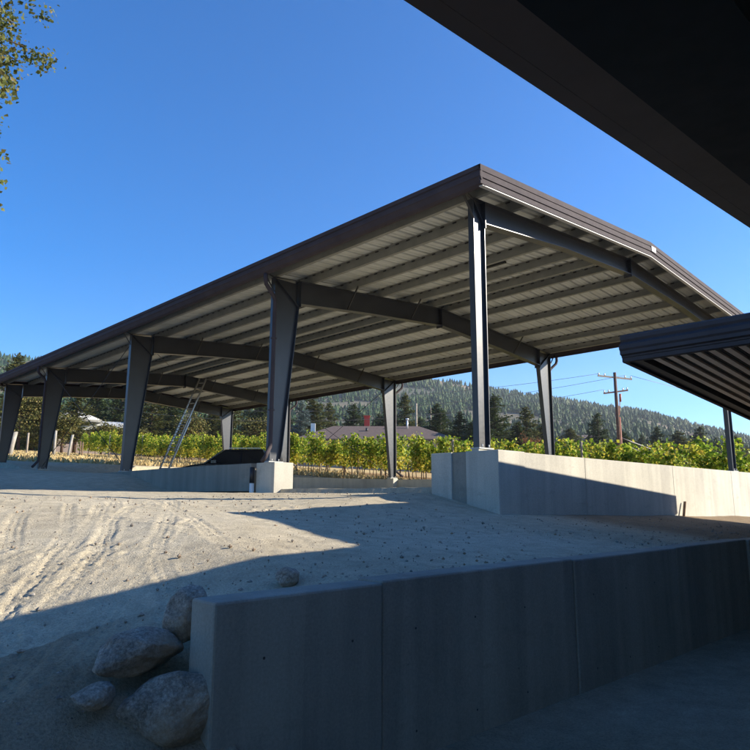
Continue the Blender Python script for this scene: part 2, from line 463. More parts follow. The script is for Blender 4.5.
# ------------------------------------------------------------------ open steel shed
def shed():
    root = thing('open_steel_shed', 'large open-sided steel frame shed with low gable metal roof and dark tapered columns', 'shed', (U0, V0, SLAB))
    st = M['steel']
    # heights are local (0 = top of foundation)
    def roof_z(u):      # underside plane of the sheet
        return (5.125 - SLAB) + SLOPE * 1.06 * (min(u, W - u) + .42)
    def rtop(u): return roof_z(u) - .205
    knee_d = .52
    # columns
    for side in (0, 1):
        for i, b in enumerate(BAYS):
            zb = 0.
            if side == 0 and i >= 3: zb = [.28, .50][i - 3]
            if side == 1 and i >= 2: zb = [.08, .30, .45][i - 2]
            if i == 0: d0, d1 = .29, .31
            else: d0, d1 = .30, .70
            zt = rtop(0) - .01; zk = zt - (.36 if i == 0 else .55)
            w = .15 if i else .115
            sx = (lambda u: u) if side == 0 else (lambda u: W - u)
            m = MB()
            # web
            m.prism([(sx(0.012), 0, zb + .02), (sx(d0 - .012), 0, zb + .02), (sx(d1 - .012), 0, zk), (sx(d1 - .012), 0, zt), (sx(.012), 0, zt)], (0, b - .005, 0), (0, b + .005, 0))
            # flanges
            def fl(ua, za, ub, zb2, t=.014):
                m.prism([(sx(ua), 0, za), (sx(ua + t), 0, za), (sx(ub + t), 0, zb2), (sx(ub), 0, zb2)], (0, b - w / 2, 0), (0, b + w / 2, 0))
            fl(0, zb + .02, 0, zt)
            fl(d0 - .014, zb + .02, d1 - .014, zk)
            # knee stiffeners
            m.prism([(sx(.016), 0, zt - .02), (sx(d1 - .02), 0, zk), (sx(d1 - .02), 0, zk + .014), (sx(.016), 0, zt - .006)], (0, b - w * .47, 0), (0, b + w * .47, 0))
            c = m.build('column', st, root)
            # base plate, anchor bolts
            q = MB()
            xa, xb = sorted((sx(-.04), sx(d0 + .04)))
            q.box(xa, xb, b - w / 2 - .03, b + w / 2 + .03, zb, zb + .018)
            for ox in (.06, d0 - .06):
                for oy in (-.07, .07):
                    q.tube([(sx(ox), b + oy, zb + .018), (sx(ox), b + oy, zb + .07)], .013, 6)
            q.build('base_plate', M['galv'], c)
            g = MB(); g.box(xa + .01, xb - .01, b - w / 2 - .01, b + w / 2 + .01, zb - .04, zb - .001); g.build('grout_pad', M['concrete'], c)
            # eave bracket
            k = MB()
            k.bar((sx(.0), b - .06, zt - .02), (sx(-.33), b - .06, rtop(-.33) + .1), .05, .012)
            k.bar((sx(-.01), b - .06, zt - .34), (sx(-.30), b - .06, rtop(-.3) + .06), .04, .012)
            k.build('eave_bracket', M['black'], c)
    # rafters
    for i, b in enumerate(BAYS):
        for side in (0, 1):
            sx = (lambda u: u) if side == 0 else (lambda u: W - u)
            w = .20 if i else .17
            ua = .28 if i == 0 else .71
            um = W / 2 - .012
            dk = .40 if i == 0 else .55
            dm = .31 if i == 0 else .50
            dr = .36 if i == 0 else .50
            pts = [ua, W * .25, um]; dep = [dk, dm, dr]
            m = MB()
            for (p, q), (dp, dq) in zip(zip(pts[:-1], pts[1:]), zip(dep[:-1], dep[1:])):
                m.prism([(sx(p), 0, rtop(p) - dp + .012), (sx(q), 0, rtop(q) - dq + .012), (sx(q), 0, rtop(q) - .012), (sx(p), 0, rtop(p) - .012)], (0, b - .005, 0), (0, b + .005, 0))
                m.prism([(sx(p), 0, rtop(p) - dp), (sx(q), 0, rtop(q) - dq), (sx(q), 0, rtop(q) - dq + .012), (sx(p), 0, rtop(p) - dp + .012)], (0, b - w / 2, 0), (0, b + w / 2, 0))
            p0 = -.0
            m.prism([(sx(p0), 0, rtop(p0) - .0), (sx(um), 0, rtop(um)), (sx(um), 0, rtop(um) - .012), (sx(p0), 0, rtop(p0) - .012)], (0, b - w / 2, 0), (0, b + w / 2, 0))
            # end plates
            m.prism([(sx(um), 0, rtop(um) - dr - .06), (sx(um + .011), 0, rtop(um) - dr - .06), (sx(um + .011), 0, rtop(um) + .02), (sx(um), 0, rtop(um) + .02)], (0, b - w / 2 - .01, 0), (0, b + w / 2 + .01, 0))
            m.prism([(sx(ua), 0, rtop(ua) - dk - .08), (sx(ua + .014), 0, rtop(ua) - dk - .08), (sx(ua + .014), 0, rtop(ua) - .013), (sx(ua), 0, rtop(ua) - .013)], (0, b - w / 2 - .01, 0), (0, b + w / 2 + .01, 0))
            pl = m
            for k in range(4):
                zz = rtop(um) - dr + .05 + k * (dr - .1) / 3
                for oy in (-.06, .06):
                    pl.tube([(sx(um - .02), b + oy, zz), (sx(um - .002), b + oy, zz)], .014, 6, 1)
            m.build('rafter', [st, M['black']], root)
    # purlins
    pu = [.02, 1.05, 2.20, 3.35, 4.50, 5.45]
    y0, y1 = -.50, BAYS[-1] + .50
    for side in (0, 1):
        sx = (lambda u: u) if side == 0 else (lambda u: W - u)
        s = 1 if side == 0 else -1
        for u in pu:
            z = roof_z(u)
            m = MB(); t = .004; h = .20
            m.prism([(sx(u), 0, z - h), (sx(u) + t, 0, z - h), (sx(u) + t, 0, z - .004), (sx(u), 0, z - .004)], (0, y0, 0), (0, y1, 0))
            m.prism([(sx(u) + t, 0, z - h), (sx(u) + s * .07 + t, 0, z - h + s * 0), (sx(u) + s * .07 + t, 0, z - h + .004), (sx(u) + t, 0, z - h + .004)], (0, y0, 0), (0, y1, 0))
            m.prism([(sx(u), 0, z - .008), (sx(u) - s * .06, 0, z - .008 - SLOPE * .06), (sx(u) - s * .06, 0, z - .004 - SLOPE * .06), (sx(u), 0, z - .004)], (0, y0, 0), (0, y1, 0))
            m.bar((sx(u) + s * .07, y0, z - h + .012), (sx(u) + s * .07, y1, z - h + .012), .004, .024)
            yy = y0 + .12
            while yy < y1 - .05:
                m.box(sx(u) - .016, sx(u) + .020, yy, yy + .085, z - .034, z - .003, 1); yy += .3048  # black dashes imitate shade in the gaps under the sheet ribs
            m.build('purlin', [M['purlin'], M['black']], root)
    # flange braces
    for i, b in enumerate(BAYS):
        for side in (0, 1):
            sx = (lambda u: u) if side == 0 else (lambda u: W - u)
            for u in (pu[2], pu[4]):
                dd = (.33 if i == 0 else .51)
                for dy in ((-.45,) if i == len(BAYS) - 1 else (.45,)) if i in (0, 4) else (-.45, .45):
                    m = MB(); m.bar((sx(u), b + (.07 if dy > 0 else -.07), rtop(u) - dd + .02), (sx(u), b + dy, rtop(u) + .03), .03, .03)
                    m.build('flange_brace', M['black'], root)
    # roof sheet with trapezoid ribs, running eave to ridge
    ya, yb = -.52, BAYS[-1] + .52
    step = .3048; prof = []
    y = ya
    while y < yb - .02:
        for dy, dz in ((0, 0), (.10, 0), (.104, .006), (.14, .006), (.144, 0), (.225, 0), (.245, .032), (.28, .032), (.30, 0)):
            if y + dy < yb: prof.append((y + dy, dz))
        y += step
    prof.append((yb, 0))
    for side in (0, 1):
        sx = (lambda u: u) if side == 0 else (lambda u: W - u)
        m = MB(); n = len(prof); ue, ur = -.40, W / 2 - .004
        vs = []
        for u in (ue, ur):
            for (yy, dz) in prof: vs.append((sx(u), yy, roof_z(u) + dz))
        for u in (ue, ur):
            for (yy, dz) in prof: vs.append((sx(u), yy, roof_z(u) + dz + .003))
        fs = []
        for k in range(n - 1):
            fs.append((k, k + 1, n + k + 1, n + k)); fs.append((2 * n + k + 1, 2 * n + k, 3 * n + k, 3 * n + k + 1))
        m.add(vs, fs)
        m.build('roof_panel', M['sheet'], root)
    # screw heads under purlins would be hidden; insulation clips show as short dark bars
    for (u, yy) in ((4.0, 2.35), (2.7, 8.0), (1.2, 3.9)):
        m = MB(); m.box(u - .03, u + .03, yy - .28, yy + .28, roof_z(u) - .06, roof_z(u) - .01); m.build('sheet_clip', M['black'], root)
    # gable trims: stepped profile prisms running up each slope
    zt0 = 5.21 - SLAB
    for yy, s in ((ya - .012, -1), (yb + .012, 1)):
        for side in (0, 1):
            sx = (lambda u: u) if side == 0 else (lambda u: W - u)
            def P(u, dy, dz): return (sx(u), yy + s * dy, zt0 + SLOPE * 1.03 * (min(u, W - u) + .42) + dz)
            prof2 = [(-.10, 0), (.03, 0), (.03, -.10), (.018, -.105), (.018, -.125), (.03, -.13), (.03, -.215), (.012, -.22), (.012, -.27), (.03, -.275), (.03, -.325), (0, -.325), (0, -.012), (-.10, -.012)]
            m = MB(); a = [P(-.46, *q) for q in prof2]; c = [P(W / 2, *q) for q in prof2]; n = len(a)
            m.add(a + c, [tuple(range(n)), tuple(range(2 * n - 1, n - 1, -1))] + [(i, n + i, n + (i + 1) % n, (i + 1) % n) for i in range(n)])
            m.build('gable_trim', M['trim'], root)
            m = MB(); a = [P(-.40, q[0], q[1]) for q in ((-.05, -.333), (.022, -.333), (.022, -.350), (-.05, -.350))]; c = [P(W / 2, q[0], q[1]) for q in ((-.05, -.333), (.022, -.333), (.022, -.350), (-.05, -.350))]
            m.add(a + c, [(0, 1, 2, 3), (7, 6, 5, 4), (0, 4, 5, 1), (1, 5, 6, 2), (2, 6, 7, 3), (3, 7, 4, 0)])
            m.build('sheet_edge', M['trim_light'], root)
    # small white tag at the ridge of the front trim
    m = MB(); zr = zt0 + SLOPE * 1.03 * (W / 2 + .42)
    m.box(W / 2 + .02, W / 2 + .24, ya - .052, ya - .046, zr - .21, zr - .09)
    m.build('ridge_label', M['pale_tag'], root)
    # ridge cap
    m = MB(); zr = roof_z(W / 2)
    m.prism([(W / 2 - .3, 0, zr + .035 - .022), (W / 2, 0, zr + .057), (W / 2 + .3, 0, zr + .035 - .022), (W / 2 + .3, 0, zr + .03 - .022), (W / 2, 0, zr + .052), (W / 2 - .3, 0, zr + .03 - .022)], (0, ya, 0), (0, yb, 0))
    m.build('ridge_cap', M['trim'], root)
    # eave gutters
    for side in (0, 1):
        sx = (lambda u: u) if side == 0 else (lambda u: W - u)
        pr = [(-.405, 0.0), (-.46, 0.0), (-.46, -.075), (-.445, -.08), (-.445, -.105), (-.47, -.13), (-.47, -.20), (-.455, -.215), (-.42, -.30), (-.38, -.335), (-.33, -.335), (-.33, -.325), (-.375, -.32), (-.405, -.29)]
        m = MB(); pts = [(sx(a), 0, zt0 + z) for a, z in pr]
        m.prism(pts, (0, ya - .04, 0), (0, yb + .04, 0))
        m.build('gutter', M['trim'], root)
    # downspouts with elbows: left at frames 2 and 4, right at 2, 3 and 4
    def spout(side, i, foot):
        sx = (lambda u: u) if side == 0 else (lambda u: W - u)
        b = BAYS[i] - .16 if side == 0 else BAYS[i] + .02
        zt = zt0 - .33
        pts = [(sx(-.39), b - .1, zt), (sx(-.39), b - .1, zt - .12), (sx(-.36), b - .08, zt - .22), (sx(-.12), b - .02, zt - .42), (sx(-.055), b, zt - .52), (sx(-.055), b, zt - 1.2), (sx(-.055), b, foot + .42)]
        pts += [(sx(-.07), b - .01, foot + .32), (sx(-.22), b - .12, foot + .17), (sx(-.30), b - .20, foot + .10)]
        if side == 0 and i == 1: pts += [(sx(-.30), b + .12 - .2, foot - .0)]
        m = MB(); m.tube(pts, .047, 10)
        d = m.build('downspout', M['trim'], root)
        for zz in (zt - 1.4, zt - 3.0):
            k = MB(); k.box(min(sx(-.105), sx(-.0)), max(sx(-.105), sx(-.0)), b - .052, b + .052, zz, zz + .03); k.build('strap', M['trim'], d)
    spout(0, 1, 0); spout(0, 3, .25); spout(1, 1, .0); spout(1, 2, .05); spout(1, 3, .2)
    # diagonal rod bracing of the side walls (third bay) and a rod cross under the roof
    for side in (0, 1):
        sx = (lambda u: u) if side == 0 else (lambda u: W - u)
        b2, b3 = BAYS[2], BAYS[3]
        for (pa, za, pb, zb) in ((b2, .15, b3, 4.0), (b2, 4.0, b3, .4)):
            m = MB(); m.tube([(sx(.13), pa + .1, za), (sx(.13), pb - .1, zb)], .011, 6); m.build('brace_rod', M['black'], root)
    for (ba, bb) in ((BAYS[2], BAYS[3]),):
        for ua, ub in ((.3, W / 2 - .2), (W / 2 - .2, .3)):
            for sd in (0, 1):
                sx = (lambda u: u) if sd == 0 else (lambda u: W - u)
                m = MB(); m.tube([(sx(ua), ba, rtop(ua) - .08), (sx(ub), bb, rtop(ub) - .08)], .010, 6); m.build('brace_rod', M['black'], root)
shed()

# ------------------------------------------------------------------ concrete
def sloped_wall(m, u0, u1, pts, thick_axis='u'):
    """wall along v with varying top: pts = [(v, zbottom, ztop)...]"""
    for (va, ba, ta), (vb, bb, tb) in zip(pts[:-1], pts[1:]):
        m.hexa([(u0, va, ba), (u1, va, ba), (u1, vb, bb), (u0, vb, bb)], [(u0, va, ta), (u1, va, ta), (u1, vb, tb), (u0, vb, tb)])

def concrete():
    # front foundation wall under the first frame: long stem, thick corner block, recess, return pier
    w = thing('front_foundation_wall', 'tall pale concrete foundation wall across the front of the shed, partly sunlit', 'concrete wall', (8.32, 5.93, 0))
    m = MB(); x = .72
    joints = [.72, 2.62, 6.4, 10.0, 13.6, 17.4]
    for a, b in zip(joints[:-1], joints[1:]):
        m.box(a + (.004 if a > .73 else -.0), b - .004, 0.012, .24, -.9, .735)
    m.build('wall_stem', M['concrete'], w, .008)
    m = MB(); m.box(0, .716, 0, .62, -.9, .745); m.build('corner_block', M['concrete'], w, .012)
    m = MB(); m.box(.022, .40, .622, .90, -.6, .738); m.build('recessed_panel', M['concrete_shade_tone'], w)  # recess darkened through the shade-toned concrete
    m = MB(); m.box(-.01, .46, .902, 1.33, -.6, .742); m.build('return_pier', M['concrete'], w, .012)
    # pier of the second frame
    p = MB(); p.box(-.12, .38, -.42, .24, -1.0, .0)
    o = p.build('concrete_pier', M['concrete'], None, .012, (U0, V0 + 5.61, .765))
    tag(o, 'square concrete pier under the tapered column with the brown downspout', 'concrete pier')
    # low left wall
    m = MB(); sloped_wall(m, 0, .2, [(0, -.6, -.0), (4, -.6, .01), (8.2, -.5, -.01), (12, -.3, .12), (19.6, .0, .49)])
    o = m.build('low_side_wall', M['concrete_shade_tone'], None, 0, (8.25, 12.42, .765)); tag(o, 'long low grey concrete wall in shade with the dark car behind it', 'concrete wall')
    # far right wall
    far = thing('rear_side_wall', 'low concrete wall along the vineyard side of the shed, in shade under the vines', 'concrete wall', (19.93, 6.2, .0))
    m = MB(); sloped_wall(m, 0, .2, [(0, -.9, .72), (8, -.6, .74), (13.2, -.4, .80), (20.4, -.2, 1.06), (26.2, 0, 1.24)])
    m.build('wall_stem', M['concrete'], far)
    for b in BAYS[1:4]:
        q = MB(); top = [.0, .80, .86, 1.08][BAYS.index(b)]
        y = b + V0 - 6.2
        q.box(-.28, -.002, y - .19, y + .19, -.4, top - .02); q.build('pilaster', M['concrete'], far, .01)
    # retaining wall in front
    r = thing('retaining_wall', 'long dark concrete retaining wall in the shaded foreground holding the dirt yard', 'retaining wall', (1.80, 2.98, -1.7))
    J = [0, 1.16, 3.42, 5.52, 7.74, 10.2, 13.4]
    for k, (a, b) in enumerate(zip(J[:-1], J[1:])):
        dy = [0, .012, .004, .01, -.02, 0][k]
        m = MB(); m.box(a + (.005 if k else 0), b - .005, dy, .23 + dy, 0, 1.2 + [.0, .012, .004, .008, .0, 0][k])
        pn = m.build('wall_panel', M['concrete_shade_tone'], r, .014)
        h = MB(); q = a + .3
        while q < b - .2:
            for zz in (.30, .90): h.tube([(q, dy - .0015, zz), (q, dy + .01, zz)], .0075, 10)
            q += .61
        h.build('tie_holes', M['black'], pn)
    m = MB(); m.box(-.06, 13.4, -.10, .32, -.05, .04); m.build('footing', M['concrete_shade_tone'], r)
concrete()

# drain pipes at the pier
o = MB().tube([(0, 0, -.2), (0, 0, .21)], .05, 12).build('drain_pipe', M['white'], None, 0, (8.19, 12.28, .12))
tag(o, 'short white plastic drain pipe standing in the gap beside the concrete pier', 'drain pipe')
o = MB().tube([(0, 0, 0), (0, 0, .34), ], .055, 12).build('drain_sleeve', M['black'], None, 0, (8.19, 12.28, .335))
tag(o, 'black drain sleeve above the white pipe beside the concrete pier', 'drain pipe')
o = MB().bar((0, 0, 0), (.17, .02, .30), .05, .03).build('wooden_stake', M['wood'], None, 0, (14.92, 5.86, -.33))
tag(o, 'short wooden stake leaning at the foot of the sunlit concrete wall', 'stake')
# hose coil near the fourth right column
m = MB(); m.tube([(.35 * math.cos(a / 10 * 2 * math.pi), .0, .35 + .35 * math.sin(a / 10 * 2 * math.pi)) for a in range(9)], .03, 8)
o = m.build('hose', M['black'], None, 0, (19.7, 26.2, 1.0)); tag(o, 'black hose loop hanging on the low wall at the vineyard side', 'hose')

# ------------------------------------------------------------------ boulders
def boulder(name, loc, size, seed, label, rz=0.):
    bm = bmesh.new(); bmesh.ops.create_icosphere(bm, subdivisions=5, radius=1)
    off = Vector((seed * 7.3, seed * 3.1, seed * 1.7))
    planes = [Vector((random.gauss(0, 1), random.gauss(0, 1), random.gauss(0, .8))).normalized() for _ in range(13)]
    for v in bm.verts:
        p = v.co.copy()
        for n in planes:                       # chop flats, as on quarried granite
            d = p.dot(n) - .74
            if d > 0: p -= n * d * .80
        p *= 1 + .10 * noise.noise(p * 1.6 + off) + .05 * noise.noise(p * 4 + off) + .02 * noise.noise(p * 11 + off)
        v.co = Vector((p.x * size[0], p.y * size[1], p.z * size[2]))
    me = bpy.data.meshes.new(name); bm.to_mesh(me); bm.free()
    for p in me.polygons: p.use_smooth = True
    me.materials.append(M['rock'])
    o = link_mesh(name, me, None, loc, rz)
    return tag(o, label, 'boulder', 'granite boulders by the retaining wall')
boulder('boulder', (1.62, 3.40, -.765), (.27, .18, .11), 1, 'broad flat-topped granite boulder left of the retaining wall end', .35)
boulder('boulder', (1.72, 3.14, -1.0), (.27, .18, .17), 2, 'granite boulder half under the broad flat-topped one beside the wall end', -.3)
boulder('boulder', (1.89, 3.42, -.60), (.12, .14, .155), 3, 'upright brownish boulder pressed against the corner of the retaining wall', .2)
boulder('boulder', (2.72, 3.62, -.50), (.095, .09, .075), 4, 'small round boulder lying on the dirt behind the retaining wall top', .4)
boulder('boulder', (1.36, 3.26, -.90), (.12, .10, .06), 5, 'small dark boulder sunk in dirt left of the flat-topped one', .4)
boulder('boulder', (1.44, 2.78, -1.30), (.34, .24, .17), 6, 'large low boulder at the bottom of the dirt bank', 1.1)
boulder('boulder', (1.00, 2.75, -1.30), (.20, .17, .11), 7, 'leftmost rounded boulder near the bottom of the dirt bank', .1)
# pebbles on the dirt
m = MB()
for k in range(3000):
    u = random.uniform(.4, 14); v = 3.3 + (random.random() ** 1.6) * 7
    if u > 9 and v > 5.8: continue
    if 8.1 < u and v > 5.8: continue
    s = .004 + .017 * random.random() ** 4
    if v < 4 and random.random() < .5: s *= 1.4
    z = gz(u, v) + .016 * 0
    a = random.uniform(0, 6.28)
    pts = []
    for i in range(5):
        an = a + i * 2 * math.pi / 5; rr = s * random.uniform(.7, 1.2)
        pts.append((u + rr * math.cos(an), v + rr * math.sin(an), z + .006))
    top = (u, v, z + .006 + s * random.uniform(.5, 1.)); b = (u, v, z - s)
    m.add(pts + [top, b], [(i, (i + 1) % 5, 5) for i in range(5)] + [((i + 1) % 5, i, 6) for i in range(5)])
o = m.build('gravel', M['rock']); tag(o, 'loose small stones strewn over the sandy dirt', None, None, 'stuff')

# ------------------------------------------------------------------ neighbouring building (its roof hangs over the photographer)
def neighbour():
    # gable along u, ridge at u = 8.58; left half of the roof ends at v = 1.0, right half runs on to v = 4.05
    rx = 8.32
    root = thing('neighbouring_building', 'dark metal building whose roof hangs over the near right corner', 'building', (rx, 0, ZL))
    def top(u): return ((2.15 if u > -.004 else 2.07) - ZL) - SLOPE * abs(u)      # top of trim, local
    V1, V2, VB = .85, 3.88, -9.5
    EL, ER = -9.6, 8.85
    def slopebar(name, ua, ub, y0, y1, dz0, dz1, mat):
        m = MB()
        m.hexa([(ua, y0, top(ua) + dz0), (ub, y0, top(ub) + dz0), (ub, y1, top(ub) + dz0), (ua, y1, top(ua) + dz0)],
               [(ua, y0, top(ua) + dz1), (ub, y0, top(ub) + dz1), (ub, y1, top(ub) + dz1), (ua, y1, top(ua) + dz1)])
        return m.build(name, mat, root)
    # ribbed sheets
    def sheet(ua, ub, va, vb):
        prof = []; y = va
        while y < vb - .02:
            for dy, dz in ((0, 0), (.10, 0), (.104, .006), (.14, .006), (.144, 0), (.225, 0), (.245, .032), (.28, .032), (.30, 0)):
                if y + dy < vb: prof.append((y + dy, dz))
            y += .3048
        prof.append((vb, 0)); n = len(prof); m = MB(); vs = []
        for t in (0, .004):
            for u in (ua, ub):
                for yy, dz in prof: vs.append((u, yy, top(u) - .075 + dz + t))
        fs = []
        for k in range(n - 1):
            fs.append((k, k + 1, n + k + 1, n + k)); fs.append((2 * n + k + 1, 2 * n + k, 3 * n + k, 3 * n + k + 1))
        m.add(vs, fs); return m
    sheet(EL, -.01, VB, V1 - .06).build('roof_panel', M['canopy_sheet'], root)
    sheet(.03, ER, VB, V1).build('roof_panel', M['canopy_sheet'], root)
    # stepped eave-like fascia along the ridge line of the projecting half
    pr = [(-.035, 0), (-.060, -.02), (-.060, -.07), (-.045, -.10), (-.075, -.13), (-.11, -.15), (-.11, -.20), (-.09, -.225), (-.09, -.27), (-.07, -.275), (-.05, -.285), (-.05, -.305), (-.035, -.31), (-.035, -.36), (.0, -.37), (.02, -.37), (.02, -.08), (.02, 0)]
    m = MB(); m.prism([(a + .03, 0, top(0) + z + .0) for a, z in pr], (0, V1 + .1, 0), (0, V2 + .02, 0)); m.build('ridge_fascia', M['canopy_trim'], root)
    # far gable trim of the projecting half
    slopebar('gable_trim', .052, ER, V2 - .05, V2, -.35, .0, M['canopy_trim'])
    slopebar('sheet_edge', .052, ER, V2 - .045, V2 + .012, -.37, -.352, M['trim'])
    slopebar('gable_channel', .10, ER, V2 - .20, V2 - .055, -.345, -.12, M['canopy_trim'])
    y = V2 - .36
    while y > V1 + .3:
        slopebar('ceiling_rib', .06, ER, y - .04, y + .04, -.335, -.272, M['canopy_sheet']); slopebar('ceiling_groove', .06, ER, y - .085, y - .055, -.31, -.272, M['black']); y -= .17
    slopebar('ceiling_sheet', .06, ER, V1 + .05, V2 - .26, -.27, -.235, M['canopy_sheet'])
    slopebar('roof_deck', .035, ER, V1 + .02, V2 - .052, -.05, -.02, M['canopy_trim'])
    # gable trim of the overhead half
    slopebar('gable_trim', EL, -.005, V1 - .05, V1, -.50, .0, M['trim_near'])
    slopebar('trim_return', EL, -.005, V1 - .24, V1 - .055, -.505, -.48, M['trim_near'])
    slopebar('gable_rafter', EL + .3, -.05, V1 - .55, V1 - .30, -.70, -.30, M['black'])
    # purlins running along v
    for u in (.55, 1.35, 2.15, 3.1, 4.2, 5.4, 6.6, 7.8, 9.0):
        m = MB(); m.box(u, u + .05, VB, V1 - .1, top(u) - .21, top(u) - .085); m.build('purlin', M['purlin_brown'], root)
    for u in (-.9, -2.1, -3.3, -4.5, -5.7, -6.9, -8.1, -9.2):
        m = MB(); m.box(u, u + .05, VB, V1 - .26, top(u) - .28, top(u) - .09); m.build('purlin', M['black'], root)
    m = MB(); m.hexa([(-.3, VB, top(-.3) - .02), (.3, VB, top(.3) - .03), (.3, V1 + .2, top(.3) - .03), (-.3, V1 - .06, top(-.3) - .02)], [(-.3, VB, top(-.3) + .01), (.3, VB, top(.3) + .0), (.3, V1 + .2, top(.3) + .0), (-.3, V1 - .06, top(-.3) + .01)]); m.build('ridge_cap', M['canopy_trim'], root)
    m = MB(); m.box(-.06, .10, VB + .2, V1 - .1, top(.1) - .35, top(.1) - .09); m.build('ridge_beam', M['black'], root)
    # rafters across
    for v in (-1.6, -5.4, -9.2):
        slopebar('rafter', .0, ER - .2, v, v + .2, -.66, -.27, M['black']); slopebar('rafter', EL + .2, -.0, v, v + .2, -.66, -.29, M['black'])
    # posts, and unseen rear and side walls added to keep sky light out
    for (u, v) in ((7.8, 3.65), (-9.2, -5.4), (-9.2, .6), (-9.2, -9.2)):
        m = MB(); m.box(u - .1, u + .1, v - .012, v + .012, 0, top(u) - .48); m.box(u - .1, u - .088, v - .1, v + .1, 0, top(u) - .48); m.box(u + .088, u + .1, v - .1, v + .1, 0, top(u) - .48)
        m.build('post', M['steel'], root)
    m = MB(); m.hexa([(EL + .2, VB, 0), (ER - .2, VB, 0), (ER - .2, VB + .15, 0), (EL + .2, VB + .15, 0)], [(EL + .2, VB, 2.9), (ER - .2, VB, 2.9), (ER - .2, VB + .15, 2.9), (EL + .2, VB + .15, 2.9)])
    m.build('rear_blocker_wall', M['clad'], root)
    m = MB(); m.box(ER - .45, ER - .3, VB + .16, 3.6, 0, top(ER) - .3); m.build('side_blocker_wall', M['clad'], root)
    m = MB(); m.box(2.2, 2.35, VB + .16, .9, 0, top(2.3) - .3); m.build('inner_wall', M['clad'], root)
M['canopy_sheet'] = mat_paint('canopy_sheet', (.62, .52, .45), .5, .12)
M['purlin_brown'] = mat_paint('purlin_brown', (.22, .17, .14), .5, .12)
M['trim_near'] = mat_paint('near_trim', (.19, .135, .115), .5, .1)
M['clad'] = mat_paint('dark_cladding', (.05, .05, .055), .6, .1)
neighbour()

# ------------------------------------------------------------------ ladder
def ladder():
    foot = Vector((12.22, 24.9, gz(12.22, 24.9))); head = Vector((14.96, 26.60, 5.28))
    root = thing('extension_ladder', 'tall aluminium extension ladder leaning against a roof rafter inside the shed', 'ladder', foot)
    d = (head - foot); L = d.length; d.normalize()
    side = Vector((.72, .69, 0)); side = (side - d * side.dot(d)).normalized()
    side = d.cross(Vector((-d.x, -d.y, 0)).normalized()).normalized()
    nrm = d.cross(side).normalized()
    if nrm.z < 0: nrm = -nrm
    for name, a, b, hw, off in (('base_section', 0, L * .60, .20, 0), ('fly_section', L * .28, L, .17, .07)):
        m = MB()
        for s in (-1, 1):
            p = d * a + side * s * hw + nrm * off; q = d * b + side * s * hw + nrm * off
            m.bar(p, q, .035, .08, 0, nrm)
        sec = m.build(name, M['alu'], root)
        k = a + .2
        while k < b - .1:
            r = MB(); r.tube([d * k - side * hw + nrm * off, d * k + side * hw + nrm * off], .017, 8)
            r.build('rung', M['alu'], sec); k += .305
ladder()

